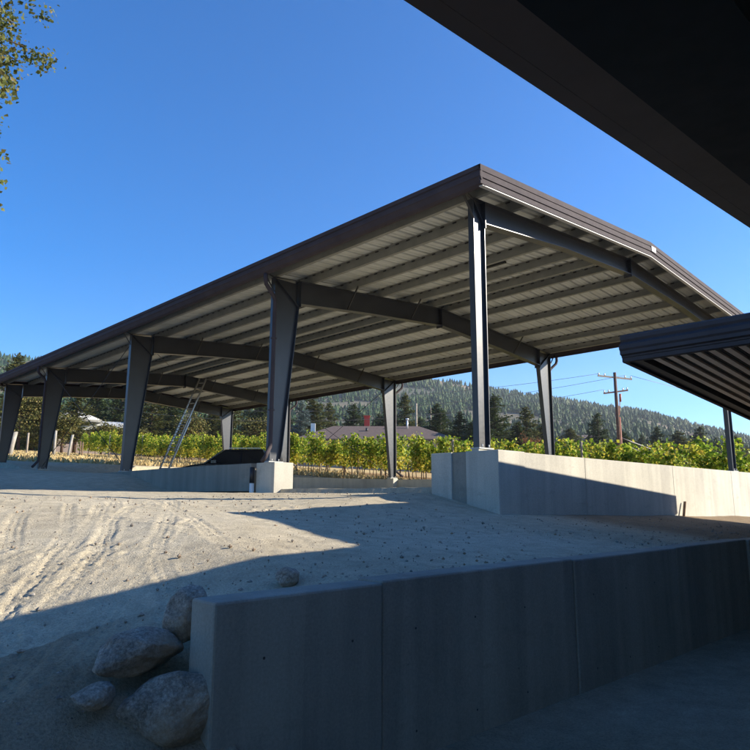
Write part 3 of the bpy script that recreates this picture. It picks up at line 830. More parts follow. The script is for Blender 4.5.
# ------------------------------------------------------------------ dark car behind the low wall
def car():
    root = thing('parked_car', 'dark car parked inside the shed behind the low grey wall', 'car', (13.1, 20.9, gz(13.1, 20.9)), R(-42)); root.scale = (.84, .84, .88)
    # profile along x (front = -x)
    bot = .28
    prof = [(-2.25, .45), (-2.28, .70), (-2.15, .86), (-1.55, 1.00), (-1.05, 1.06), (-.25, 1.08), (1.75, 1.08), (2.2, 1.02), (2.26, .75), (2.22, .42), (1.9, bot), (-1.9, bot)]
    m = MB()
    n = len(prof); rows = []
    for y, ins in ((-.90, .06), (-.93, 0), (.93, 0), (.90, .06)):
        rows.append([(x * (1 - ins * .2), y, bot + (z - bot) * (1 - ins)) for x, z in prof])
    vs = sum(rows, [])
    fs = [tuple(range(n)), tuple(range(4 * n - 1, 3 * n - 1, -1))]
    for r in range(3):
        for i in range(n):
            j = (i + 1) % n
            fs.append((r * n + i, (r + 1) * n + i, (r + 1) * n + j, r * n + j))
    m.add(vs, fs); b = m.build('body', M['carpaint'], root, .03)
    # greenhouse
    lo = [(-1.05, 1.06), (1.85, 1.08)]; hi = [(-.30, 1.60), (1.35, 1.64)]
    g = MB()
    g.hexa([(lo[0][0], -.84, 1.05), (lo[1][0], -.84, 1.05), (lo[1][0], .84, 1.05), (lo[0][0], .84, 1.05)],
           [(hi[0][0], -.66, 1.58), (hi[1][0], -.66, 1.60), (hi[1][0], .66, 1.60), (hi[0][0], .66, 1.58)])
    g.build('windows', M['glass'], root, .02)
    r = MB()
    r.hexa([(-.34, -.68, 1.585), (1.40, -.68, 1.605), (1.40, .68, 1.605), (-.34, .68, 1.585)], [(-.22, -.60, 1.64), (1.30, -.60, 1.66), (1.30, .60, 1.66), (-.22, .60, 1.64)])
    r.build('roof', M['carpaint'], root, .02)
    for s in (-1, 1):
        for (xa, xb) in ((-1.05, -.32), (.45, .48), (1.85, 1.38)):
            p = MB(); p.bar((xa, s * .85, 1.06), (xb, s * .67, 1.60), .06, .05); p.build('pillar', M['carpaint'], root)
        rr = MB(); rr.bar((-.1, s * .58, 1.69), (1.25, s * .58, 1.70), .03, .03); rr.build('roof_rail', M['chrome'], root)
        mi = MB(); mi.box(-.72, -.5, s * 1.0 - .1, s * 1.0 + .1, 1.05, 1.2); mi.build('mirror', M['carpaint'], root, .02)
        tl = MB(); tl.box(2.17, 2.27, s * .75 - .14, s * .75 + .14, .78, .98); tl.build('tail_lamp', M['lamp_red'], root)
        hl = MB(); hl.box(-2.27, -2.12, s * .70 - .18, s * .70 + .18, .70, .84); hl.build('headlamp', M['chrome'], root)
        for x in (-1.42, 1.42):
            w = MB(); w.tube([(x, s * .72, .33), (x, s * .95, .33)], .33, 24); wo = w.build('wheel', M['rubber'], root)
            h = MB(); h.tube([(x, s * .94, .33), (x, s * .957, .33)], .20, 16); h.build('rim', M['alu'], wo)
    # pale bar stands in for light reflected on the rear pillar
    p = MB(); p.bar((1.86, -.72, 1.08), (1.42, -.60, 1.58), .07, .03); p.build('pillar_reflection', M['chrome'], root)
car()

# ------------------------------------------------------------------ vine rows
def leaf_quads(m, c, s, rnd, mi=0):
    """one folded lobed leaf made of a 5-point fan"""
    n = Vector((rnd.gauss(0, 1), rnd.gauss(0, 1), rnd.gauss(.4, .8))).normalized()
    a = n.orthogonal().normalized(); a.rotate(Matrix.Rotation(rnd.uniform(0, 6.28), 3, n)); b = n.cross(a)
    pts = [c + a * s, c + b * s * .85 + n * s * .15, c - a * s * .6, c - b * s * .85 + n * s * .15]
    m.add(pts, [(0, 1, 2), (0, 2, 3)], mi)

def vine_row(U, va, vb, label, dens):
    root = thing('vine_row', label, 'vine row', (U, va, 0), 0, 'rows of grapevines in the vineyard')
    rnd = random.Random(int(U * 10))
    L = vb - va
    mA = MB()
    k = 0
    v = 0.
    # each vine: a plume of shoots with its own height, width and yellowing
    while v < L:
        hgt = rnd.uniform(1.75, 2.25); wdt = rnd.uniform(.25, .42); yel = rnd.random() * .5; gap = rnd.random() < .04
        g0 = gz(U + .01, va + v)
        n = int(dens * 1.5 * (.35 if gap else 1))
        shoots = [(rnd.uniform(-.75, .75), rnd.uniform(-.3, .3), rnd.uniform(.75, 1.10)) for _ in range(9)]
        for _ in range(n):
            sx_, sy_, sh = rnd.choice(shoots)
            t = rnd.random() ** .8
            z = .55 + (hgt * sh - .55) * t
            spread = wdt * (1.1 - .55 * t)
            p = Vector((sy_ * (1 - .3 * t) + rnd.gauss(0, spread * .45), v + sx_ + rnd.gauss(0, .13), g0 + z + rnd.gauss(0, .05)))
            y = rnd.random() < (yel * .4 + (.55 if z < 1.15 else .12))
            leaf_quads(mA, p, rnd.uniform(.045, .105), rnd, 1 if y else 0)
        v += 1.5
    mA.build('foliage', [M['vine_a'], M['vine_b']], root)
    # trunks and trellis posts
    tm = MB(); tm.tube([(0, 0, -.1), (.03, .02, .3), (-.02, -.02, .6), (0, .0, .85)], .03, 6, 0, .022); tme = tm.mesh('vine_trunk', M['vine_wood'])
    pm = MB(); pm.tube([(0, 0, -.2), (0, 0, 2.0)], .045, 8); pme = pm.mesh('trellis_post', M['post_wood'])
    v = .5; k = 0
    while v < L and k < 60:
        o = link_mesh('vine_trunk', tme, root, (0, v, gz(U + .01, va + v)), rnd.uniform(0, 6)); o.scale = (1, 1, rnd.uniform(.9, 1.1))
        v += 1.5; k += 1
    v = 0.
    while v <= L:
        link_mesh('trellis_post', pme, root, (0, v, gz(U + .01, va + v))); v += 6.2
    w = MB()
    for h in (.8, 1.3, 1.75):
        w.tube([(0, q, gz(U + .01, va + q) + h) for q in np.linspace(0, L, 12)], .006, 4)
    w.build('trellis_wires', M['wire'], root)
vine_row(23.0, -6, 62, 'nearest row of yellow-green grapevines, the one against the shed', 640)
vine_row(25.6, -6, 63, 'second row of grapevines, just behind the nearest row', 260)
vine_row(28.2, -6, 64, 'third row of grapevines, counted from the shed', 80)
vine_row(30.8, -6, 65, 'fourth row of grapevines, counted from the shed', 70)
vine_row(33.4, -6, 66, 'fifth and farthest row of grapevines, counted from the shed', 70)

M['pale_post'] = mat_paint('pale_post', (.30, .28, .24), .8, .2, .2, 5)
# loose posts at the row ends
def post(u, v, h, r, mat, label, lean=0., rz=0):
    m = MB(); m.tube([(0, 0, -.3), (lean * .5, 0, h * .5), (lean, 0, h)], r, 10)
    m.tube([(lean, 0, h), (lean, 0, h + .015)], r * 1.08, 10)
    o = m.build('field_post', mat, None, 0, (u, v, gz(u, v))); return tag(o, label, 'post', 'posts in the dry grass')
post(11.9, 43.4, 1.5, .14, M['pale_post'], 'thick leaning white post in dry grass seen past the leftmost column', .22)
post(15.6, 52.7, 1.65, .07, M['post_wood'], 'thin pale post in dry grass between the two leftmost columns')
post(16.6, 52.0, 1.35, .05, M['post_wood'], 'short grey post right of the thin pale one in dry grass')
post(16.6, 50.0, 1.9, .09, M['pale_post'], 'tall whitish post in dry grass right of the second column')
post(17.9, 51.0, 1.7, .09, M['pale_post'], 'stout whitish post with leaning brace before the vine row end', .25)
post(19.3, 52.0, 1.2, .05, M['wood'], 'dark low post in dry grass near the vine row end')
post(20.6, 56.0, 1.3, .05, M['wood'], 'dark post closest to the end of the vines')

# dry grass tufts
m = MB(); rnd = random.Random(4)
for k in range(16000):
    u = rnd.uniform(6, 32); v = rnd.uniform(34, 75)
    if rnd.random() < .10: u = rnd.uniform(20.6, 22.6); v = rnd.uniform(8, 40)
    z = gz(u, v); h = rnd.uniform(.08, .28)
    a = rnd.uniform(0, 3.14); w = .05
    dx, dy = math.cos(a) * w, math.sin(a) * w
    l = rnd.gauss(0, .08)
    m.add([(u - dx, v - dy, z - .02), (u + dx, v + dy, z - .02), (u + dx * .3 + l, v + dy * .3, z + h), (u - dx + l, v - dy, z + h * .8)], [(0, 1, 2, 3)])
o = m.build('dry_grass', M['straw']); tag(o, 'golden dry grass between the shed and the vineyard', None, None, 'stuff')

# ------------------------------------------------------------------ trees
def conifer_meshes(kind, seed, H=10., Rm=2.6, n_br=120, card=.30, ragged=.35, bare=.12):
    """trunk mesh and crown mesh of a ragged conifer: whorled drooping boughs carrying needle clumps"""
    rnd = random.Random(seed)
    t = MB(); t.tube([(0, 0, -.4), (.05, .03, H * .35), (-.03, .02, H * .7), (0, 0, H * .97)], .022 * H, 7, 0, .02)
    c = MB()
    for b in range(n_br):
        f = (b + rnd.random()) / n_br
        z = H * (bare + (1 - bare) * f)
        r = Rm * (1 - f) ** .75 * rnd.uniform(1 - ragged, 1.1) * (1 if rnd.random() > .1 else .45) + .12
        a = rnd.uniform(0, 6.28)
        droop = rnd.uniform(.0, .25) * (1 - f)
        tip = Vector((math.cos(a) * r, math.sin(a) * r, z - r * droop + r * .12))
        t.tube([(0, 0, z - .1), tip * .9 + Vector((0, 0, z * .1))], .03, 4, 0, .012, True, False)
        n = max(6, int(r / card * 15))
        for k in range(n):
            q = (k + .4) / n
            base = Vector((0, 0, z)).lerp(tip, q ** .7)
            wv = .10 + .26 * (1 - abs(q - .55)) * r * .6
            p = base + Vector((rnd.gauss(0, wv), rnd.gauss(0, wv), rnd.gauss(0, .11)))
            s = card * rnd.uniform(.45, .95)
            d = Vector((math.cos(a), math.sin(a), rnd.uniform(-.3, .5))).normalized()
            nn = Vector((rnd.gauss(0, .6), rnd.gauss(0, .6), 1)).normalized()
            sd = d.cross(nn).normalized() * s * .42
            c.add([p - d * s * .5, p + sd, p + d * s * .6, p - sd], [(0, 1, 2, 3)])
    return t.mesh('trunk', M['bark']), c.mesh('crown', M['leaf_' + kind])

def broad_meshes(kind, seed, H=9., Rm=3., clumps=90, leaf=.14, per=45, bare=.25):
    rnd = random.Random(seed)
    t = MB(); t.tube([(0, 0, -.4), (.08, 0, H * .25), (-.05, .06, H * .55), (0, 0, H * .8)], .025 * H, 8, 0, .04)
    c = MB()
    lobes = []
    for _ in range(9):
        a = rnd.uniform(0, 6.28); f = rnd.uniform(bare + .1, .85)
        rr = Rm * math.sin(math.pi * min(.98, (f - bare) / (1 - bare) * .85 + .12)) * rnd.uniform(.35, .75)
        lobes.append(Vector((math.cos(a) * rr, math.sin(a) * rr, H * f)))
        t.tube([(0, 0, H * f * .6), lobes[-1] * .5 + Vector((0, 0, H * f * .4)), lobes[-1]], .06, 5, 0, .015, True, False)
    for _ in range(clumps):
        L = rnd.choice(lobes)
        d = Vector((rnd.gauss(0, 1), rnd.gauss(0, 1), rnd.gauss(0, .8))).normalized()
        ctr = L + d * Rm * .42 * rnd.random() ** .4
        cr = rnd.uniform(.25, .55) * Rm / 3
        for _ in range(per):
            p = ctr + Vector((rnd.gauss(0, cr), rnd.gauss(0, cr), rnd.gauss(0, cr * .6)))
            leaf_quads(c, p, leaf * rnd.uniform(.6, 1.2), rnd)
    return t.mesh('trunk', M['bark']), c.mesh('crown', M['leaf_' + kind])

KIT = {
    'pine': [conifer_meshes('pine', 11, 10, 3.0, 110, .34, .5, .12), conifer_meshes('pine', 12, 10, 2.6, 100, .34, .55, .18), conifer_meshes('pine', 13, 10, 3.4, 115, .34, .5, .1)],
    'fir': [conifer_meshes('fir', 21, 10, 2.3, 130, .30, .3, .05), conifer_meshes('fir', 22, 10, 3.1, 140, .32, .4, .05)],
    'spruce': [conifer_meshes('spruce', 31, 10, 2.6, 150, .28, .25, .03)],
    'gold': [broad_meshes('gold', 41, 10, 3.6, 90, .17, 40, .12)],
    'olive': [broad_meshes('olive', 43, 10, 3.6, 110, .20, 40, .1)],
    'rust': [broad_meshes('rust', 45, 10, 3.6, 60, .17, 30, .12)],
}
def tree(name, kind, u, v, ztop, label, var=0, fat=1., group=None, rz=None):
    g = gz(u, v); h = ztop - g; s = h / 10.
    tr, cr = KIT[kind][var]
    rz = random.uniform(0, 6.28) if rz is None else rz
    o = thing(name, label, 'tree', (u, v, g), rz, group)
    for nm, me in (('trunk', tr), ('crown', cr)):
        c = link_mesh(nm, me, o); c.scale = (s * fat, s * fat, s)
    return o
BG = 'background trees beyond the vineyard'
trees = [
    ('fir_tree', 'fir', 70.0, 52.5, 11.0, 'bushy fir in the gap between the brown roof and the near front column', 1, 1.7),
    ('fir_tree', 'fir', 86.0, 57.5, 11.6, 'short wide fir just right of the large dark one', 0, 1.9),
    ('round_tree', 'olive', 92.0, 53.5, 9.6, 'olive broadleaf tree left of the second right column', 0, 1.6),
    ('fir_tree', 'fir', 103.0, 49.0, 10.6, 'low wide fir left of the lone dark fir by the telephone pole', 1, 1.8),
    ('round_tree', 'olive', 112.0, 48.0, 9.6, 'low olive broadleaf tree just right of the telephone pole', 0, 1.8),
    ('fir_tree', 'fir', 121.0, 43.5, 9.8, 'low dark fir midway between telephone pole and last column', 0, 2.0),
    ('round_tree', 'olive', 31.5, 79, 9.4, 'round olive bush in front of the white house wall', 0, 1.4),
    ('round_tree', 'olive', 35.5, 80, 9.2, 'olive bush right of the round one in front of the white house', 0, 1.6),
    ('round_tree', 'olive', 26.0, 76, 9.6, 'broad olive tree left of the white house', 0, 1.5),
    ('round_tree', 'olive', 22.2, 78, 12.5, 'tall olive broadleaf tree between the two leftmost columns', 0, 1.0),
    ('round_tree', 'olive', 44.0, 82, 12.0, 'olive broadleaf tree behind the third left column', 0, 1.2),
    ('round_tree', 'olive', 60.5, 88, 14.0, 'olive broadleaf tree left of the blue spruce', 0, 1.1),
    ('round_tree', 'olive', 110, 74, 15.0, 'broadleaf tree on the lower slope beside the second right column', 0, 1.3),
    ('pine_tree', 'pine', 28.9, 106, 21.0, 'tall pine at the far left rising above the shed eave', 0, 1.0),
    ('pine_tree', 'pine', 24.3, 107, 19.0, 'pine left of the tall far-left one, cut by the picture edge', 1, 1.2),
    ('fir_tree', 'fir', 34.8, 115, 20.0, 'dark fir between the two leftmost columns', 1, 1.1),
    ('pine_tree', 'pine', 26.6, 84, 14.2, 'ragged olive pine beside the white house, seen between the first two left columns', 2, 1.25),
    ('pine_tree', 'pine', 31.6, 88, 14.5, 'broad brownish pine standing right in front of the white house', 1, 1.35),
    ('fir_tree', 'fir', 43.4, 112, 19.0, 'dark fir right behind the white house roof', 0, 1.3),
    ('fir_tree', 'fir', 51.0, 120, 21.5, 'fir seen just right of the third left column', 1, 1.2),
    ('pine_tree', 'pine', 47.0, 99, 18.5, 'pine left of the ladder above the vines', 0, 1.3),
    ('fir_tree', 'fir', 52.5, 104, 19.5, 'fir directly behind the ladder', 1, 1.3),
    ('pine_tree', 'pine', 55.5, 95, 18.8, 'olive pine right of the ladder', 2, 1.2),
    ('pine_tree', 'pine', 53.4, 86, 15.2, 'lower pine left of the second tapered column', 1, 1.3),
    ('fir_tree', 'fir', 73.1, 107, 21.5, 'fir hidden partly by the second tapered column', 1, 1.2),
    ('blue_spruce', 'spruce', 58.3, 75.4, 14.0, 'silvery blue spruce at the left end of the brown house roof', 0, 1.1),
    ('pine_tree', 'pine', 72.0, 90, 18.0, 'leaning bronze pine behind the left half of the brown roof', 2, 1.3),
    ('pine_tree', 'pine', 79.0, 94, 17.6, 'pine behind the red chimney', 1, 1.2),
    ('fir_tree', 'fir', 88.0, 97, 18.6, 'dark fir right of the red chimney', 0, 1.5),
    ('fir_tree', 'fir', 80.5, 80, 15.2, 'low fir at the third right column', 1, 1.3),
    ('pine_tree', 'pine', 87.5, 82.6, 19.0, 'tall pine with a yellow foot beside the pale utility pole', 0, .9),
    ('fir_tree', 'fir', 84.5, 72.5, 15.8, 'bushy dark fir above the right end of the brown roof', 1, 1.4),
    ('fir_tree', 'fir', 95.0, 80.0, 16.5, 'fir left of the near front column', 0, 1.4),
    ('fir_tree', 'fir', 81.2, 58.3, 15.4, 'large dark fir just right of the near front column', 1, 1.45),
    ('fir_tree', 'fir', 78.0, 62.5, 13.0, 'half-hidden fir touching the left side of the large dark one', 0, 1.5),
    ('pine_tree', 'pine', 92.0, 60.0, 14.8, 'pine right behind the large dark fir', 1, 1.4),
    ('pine_tree', 'pine', 101, 62.5, 13.0, 'low pine left of the second right column', 2, 1.6),
    ('fir_tree', 'fir', 106.6, 55.1, 14.8, 'dark fir left of the telephone pole', 1, 1.1),
    ('pine_tree', 'pine', 113, 64.1, 13.2, 'low pine right of the second right column', 2, 1.6),
    ('fir_tree', 'fir', 129, 54.7, 14.0, 'fir right of the telephone pole', 0, 1.6),
    ('pine_tree', 'pine', 130, 51.0, 13.0, 'spreading pine further right of the telephone pole', 2, 1.8),
    ('fir_tree', 'fir', 141, 50.8, 14.8, 'fir below the canopy edge left of the last column', 1, 1.4),
    ('pine_tree', 'pine', 143, 45.0, 12.6, 'pine at the right picture edge behind the vines', 1, 1.8),
    ('pine_tree', 'pine', 120, 57.0, 12.6, 'low pine straight behind the telephone pole', 0, 1.8),
    ('autumn_tree', 'gold', 34.3, 62.6, 6.6, 'golden round tree behind the vines left of the second tapered column', 0, 1.2),
    ('autumn_tree', 'gold', 39.6, 60.0, 6.2, 'golden bushy tree behind the vines at the second tapered column', 0, 1.5),
    ('autumn_tree', 'gold', 86.2, 79.5, 12.4, 'yellow tree at the foot of the pale utility pole', 0, .9),
    ('rust_tree', 'rust', 50.4, 32.6, 5.9, 'rust-red shrub showing over the vines right of the near front column', 0, .9),
    ('rust_tree', 'rust', 74.0, 35.5, 6.6, 'rust-brown small tree left of the telephone pole foot', 0, 1.1),
]
for (n, k, u, v, zt, lab, var, fat) in trees:
    tree(n, k, u, v, zt, lab, var, fat, BG)
# a second belt further back fills the gaps
rnd = random.Random(9)
for i in range(60):
    az = R(15 + i * 1.0 + rnd.uniform(-.5, .5)); d = rnd.uniform(165, 215)
    u, v = d * math.sin(az), d * math.cos(az)
    frac = (math.degrees(az) - 15) / 60
    zt = d * (.150 - .070 * max(0, frac - .25) / .75) * rnd.uniform(.8, 1.)
    k = rnd.choice(['pine', 'fir', 'fir'])
    tree(k + '_tree', k, u, v, zt, 'one of the distant conifers in the tree belt at the foot of the hill', rnd.randrange(2), rnd.uniform(1.1, 1.6), 'tree belt at the foot of the hill')

# near tree whose boughs enter at the upper left
def near_tree():
    rnd = random.Random(77)
    root = thing('overhanging_tree', 'olive-leaved tree whose boughs reach in at the upper left corner', 'tree', (-1.08, 13.6, gz(-1.08, 13.6)))
    t = MB(); t.tube([(0, 0, -.3), (.1, 0, 3), (0, .1, 7), (.1, 0, 12)], .28, 10, 0, .08)
    c = MB()
    for b in range(400):
        z = rnd.uniform(4.3, 13.5)
        a = rnd.uniform(-1.6, 1.6) if b % 4 else rnd.uniform(0, 6.28)
        r = 4.35 * math.sqrt(max(.05, 1 - ((z - 8.5) / 6.6) ** 2)) * rnd.uniform(.74, .98)
        tip = Vector((math.cos(a) * r, math.sin(a) * r, z + rnd.uniform(-.5, .2)))
        mid = Vector((tip.x * .5, tip.y * .5, z - .1))
        t.tube([(0, 0, z - .8), mid, tip], .05, 5, 0, .01, True, False)
        for _ in range(22):
            q = rnd.uniform(.35, 1.0); ctr = Vector((0, 0, z - .5)).lerp(tip, q) + Vector((rnd.gauss(0, .28), rnd.gauss(0, .28), rnd.gauss(0, .2)))
            for _ in range(42):
                p = ctr + Vector((rnd.gauss(0, .13), rnd.gauss(0, .13), rnd.gauss(0, .09)))
                leaf_quads(c, p, rnd.uniform(.03, .062), rnd)
    t.build('trunk', M['bark'], root); c.build('crown', M['leaf_near'], root)
M['leaf_near'] = mat_leaf('near_leaves', [(.06, .075, .02), (.10, .125, .035), (.15, .165, .05), (.20, .16, .06)], .55, .35)
near_tree()

# ------------------------------------------------------------------ houses
def brown_house():
    # long low hip roof seen over the vines
    ang = math.atan2(55.5 - 69.9, 68.3 - 53.5)
    cx, cy = 62.6, 64.5
    root = thing('brown_roof_house', 'low house with a wide brown hip roof behind the vineyard', 'house', (cx, cy, gz(cx, cy)), ang)
    g = gz(cx, cy); L, D = 10.4, 6.
    ze = 7.5 - g; zr = 9.75 - g
    MB().box(-L + .6, L - .6, -D + .6, D - .6, -.5, ze - .02).build('wall', M['house_wall'], root)
    m = MB(); a = [(-L, -D, ze), (L, -D, ze), (L, D, ze), (-L, D, ze)]; rA = (-L + 4.6, 0, zr); rB = (L - 4.6, 0, zr)
    b = [(x, y, z - .18) for x, y, z in a]
    m.add(a + b + [rA, rB], [(0, 1, 9, 8), (1, 2, 9), (2, 3, 8, 9), (3, 0, 8), (4, 5, 1, 0), (5, 6, 2, 1), (6, 7, 3, 2), (7, 4, 0, 3), (7, 6, 5, 4)])
    rf = m.build('roof', M['asphalt_roof'], root)
    for x in (-8.2, -4.5, -1., 3., 6.5):
        w = MB(); w.box(x, x + 1.3, -D + .57, -D + .59, 1.0, 2.2); wo = w.build('window', M['glass'], root)
        f = MB(); f.box(x - .08, x + 1.38, -D + .56, -D + .568, .92, 1.0); f.box(x - .08, x + 1.38, -D + .56, -D + .568, 2.2, 2.28); f.build('window_frame', M['white'], wo)
    c = MB(); c.box(-1.6, -.9, .4, 1.1, zr - .4, zr + 1.35); c.box(-1.7, -.8, .3, 1.2, zr + 1.35, zr + 1.5); c.build('chimney', M['red'], rf)
    c = MB(); c.tube([(4.2, -1, zr - .6), (4.2, -1, zr + .75)], .12, 8); c.tube([(4.2, -1, zr + .75), (4.2, -1, zr + .95)], .22, 8); c.build('vent', M['chrome'], rf)
    c = MB(); c.tube([(-1.2, -2.4, zr - 1.1), (-1.2, -2.4, zr - .5)], .16, 8); c.build('vent', M['black'], rf)
    c = MB(); c.box(-8.8, -8.2, -.6, .0, ze - .1, zr + .3); c.build('chimney', M['chrome'], rf)
brown_house()
def white_house():
    ang = math.atan2(100.9 - 104.4, 43.7 - 34.7)
    cx, cy = 39., 101.5; g = gz(cx, cy)
    root = thing('white_house', 'white house with pale grey gable roof half hidden by pines at far left', 'house', (cx, cy, g), ang)
    ze = 9.6 - g; zr = 11.5 - g
    MB().box(-5, 5, -3.6, 3.6, -.5, ze - .02).build('wall', M['house_wall'], root)
    m = MB(); m.prism([(0, -4.2, ze - .15), (0, 0, zr), (0, 4.2, ze - .15), (0, 4.0, ze - .25), (0, 0, zr - .16), (0, -4.0, ze - .25)], (-5.6, 0, 0), (5.6, 0, 0)); rf = m.build('roof', M['galv'], root)
    m = MB(); m.prism([(-5.5, 0, zr - .3), (-2.0, 0, zr + .9), (1.2, 0, zr - .3)], (0, -4.4, 0), (0, .5, 0)); m.build('cross_gable', M['white'], root)
    m = MB(); m.hexa([(-5.9, -4.6, zr - .4), (-5.7, -4.6, zr - .5), (-5.7, .4, zr - .5), (-5.9, .4, zr - .4)], [(-2.1, -4.6, zr + 1.1), (-1.9, -4.6, zr + .98), (-1.9, .4, zr + .98), (-2.1, .4, zr + 1.1)]); m.build('gable_roof', M['galv'], rf)
    for x in (-3.8, -.8, 2.2):
        w = MB(); w.box(x, x + 1.2, -3.64, -3.61, ze - 1.9, ze - .7); w.build('window', M['glass'], root)
white_house()
def hill_house(u, v, z, label):
    root = thing('hillside_house', label, 'house', (u, v, z), R(-35), 'houses on the hillside')
    MB().box(-7, 7, -4, 4, -2, 3.4).build('wall', M['house_wall'], root)
    MB().prism([(0, -4.8, 3.4), (0, 0, 5.4), (0, 4.8, 3.4)], (-7.8, 0, 0), (7.8, 0, 0)).build('roof', M['asphalt_roof'], root)

# ------------------------------------------------------------------ poles and wires
def pole():
    u, v = 55.9, 27.0; g = gz(u, v)
    root = thing('telephone_pole', 'tall brown wooden telephone pole with two crossarms behind the vineyard', 'utility pole', (u, v, g))
    H = 11.2 - g
    MB().tube([(0, 0, -.5), (0, 0, H)], .19, 12, 0, .13).build('pole', M['pole_wood'], root)
    d = Vector((math.cos(R(-28)), math.sin(R(-28)), 0))
    for z, hl, mt, tilt in ((H - .45, 1.75, 'post_wood', -.04), (H - 1.75, 1.25, 'pole_wood', .16)):
        m = MB(); m.bar(-d * hl + Vector((0, 0, z - tilt * hl)), d * hl + Vector((0, 0, z + tilt * hl)), .10, .13)
        a = m.build('crossarm', M[mt], root)
        for s in (-.95, -.6, .6, .95):
            k = MB(); p = d * hl * s + Vector((0, 0, z + .06 + tilt * hl * s)); k.tube([p, p + Vector((0, 0, .2))], .06, 8); k.build('insulator', M['chrome'], a)
    m = MB(); m.tube([(.19, -.1, -.2), (.19, -.1, H * .60)], .09, 8); m.build('conduit', M['red_pipe'], root)
    m = MB(); m.bar((.16, -.1, H * .62), (.42, -.16, H * .78), .05); m.tube([(.42, -.16, H * .74), (.46, -.16, H * .81)], .1, 8); m.build('cable_bracket', M['red_pipe'], root)
    top = Vector((u, v, g + H - .2))
    def wire(name, a, b, sag, label, r=.018):
        pts = []
        for k in range(25):
            t = k / 24; p = a.lerp(b, t); p.z -= sag * 4 * t * (1 - t); pts.append(p)
        base = pts[0].copy(); m = MB(); m.tube([p - base for p in pts], r, 4)
        o = m.build(name, M['wire'], None, 0, base); tag(o, label, 'wire', 'overhead wires on the telephone pole')
    wire('overhead_wire', top - d * 1.66, Vector((30, 75, 12.5)), 1.8, 'thin upper power line running left from the top crossarm')
    wire('overhead_wire', top + d * 1.05 , Vector((33, 76, 11.4)), 2.2, 'thin power line running left from the near end of the top crossarm')
    wire('overhead_wire', top - d * 1.2 - Vector((0, 0, 1.4)), Vector((30, 75, 10.2)), 2.2, 'lowest thin line running left from the lower crossarm')
    wire('overhead_wire', top + d * 1.66, Vector((118, 8, 9)), 1.2, 'thin power line running right from the top crossarm')
    wire('service_cable', Vector((u + .2, v - .1, g + H * .42)), Vector((88, 20, 2.2)), 1.0, 'upper grey service cable sloping down right from the pole', .05)
    wire('service_cable', Vector((u + .2, v - .1, g + H * .37)), Vector((88, 20, 1.2)), 1.2, 'lower grey service cable sloping down right from the pole', .05)
pole()
def pale_pole(u, v, zt, label, arms):
    g = gz(u, v); root = thing('utility_pole', label, 'utility pole', (u, v, g))
    MB().tube([(0, 0, -.4), (0, 0, zt - g)], .2, 8, 0, .15).build('pole', M['post_wood'], root)
    for z in arms:
        m = MB(); m.bar((-1.4, 1.2, z - g), (1.4, -1.2, z - g), .18, .2); m.build('crossarm', M['post_wood'], root)
pale_pole(80.6, 73.5, 15.6, 'pale thin utility pole above the right half of the brown roof', [])
pale_pole(88.6, 77.4, 16.0, 'pale pole right of the yellow tree', [11.5])
pale_pole(86.4, 73.2, 14.6, 'pale pole carrying several crossarms above the right end of the brown roof', [14.2, 12.9, 11.6])

# ------------------------------------------------------------------ hills and their forest
SKY_AZ = [-40, -10, 10, 14, 18, 25, 33, 42, 49, 52.3, 54.9, 58.2, 59.8, 62.9, 66, 70.2, 73.5, 76.6, 90, 130]
SKY_T = [.10, .15, .180, .184, .183, .184, .188, .188, .180, .168, .158, .149, .142, .131, .120, .094, .075, .064, .05, .04]
RIDGE = 1050.
def hill_h(az, r):
    """az degrees, r metres"""
    t = np.interp(az, SKY_AZ, SKY_T) * RIDGE
    f = np.clip((r - 230) / (RIDGE - 230), 0, 1.4)
    prof = np.where(f <= 1, f ** 1.15, 1 - (f - 1) * .8)
    base = 4.
    x = r * np.sin(np.radians(az)); y = r * np.cos(np.radians(az))
    bumps = 9 * fbm(x / 100, y / 100, 1.1, 4, 77) * np.clip(f * 2.5, 0, 1) * np.clip(1.6 - f, 0, 1)
    return base + (t - base) * prof + bumps * (f < .97) + 0 * bumps
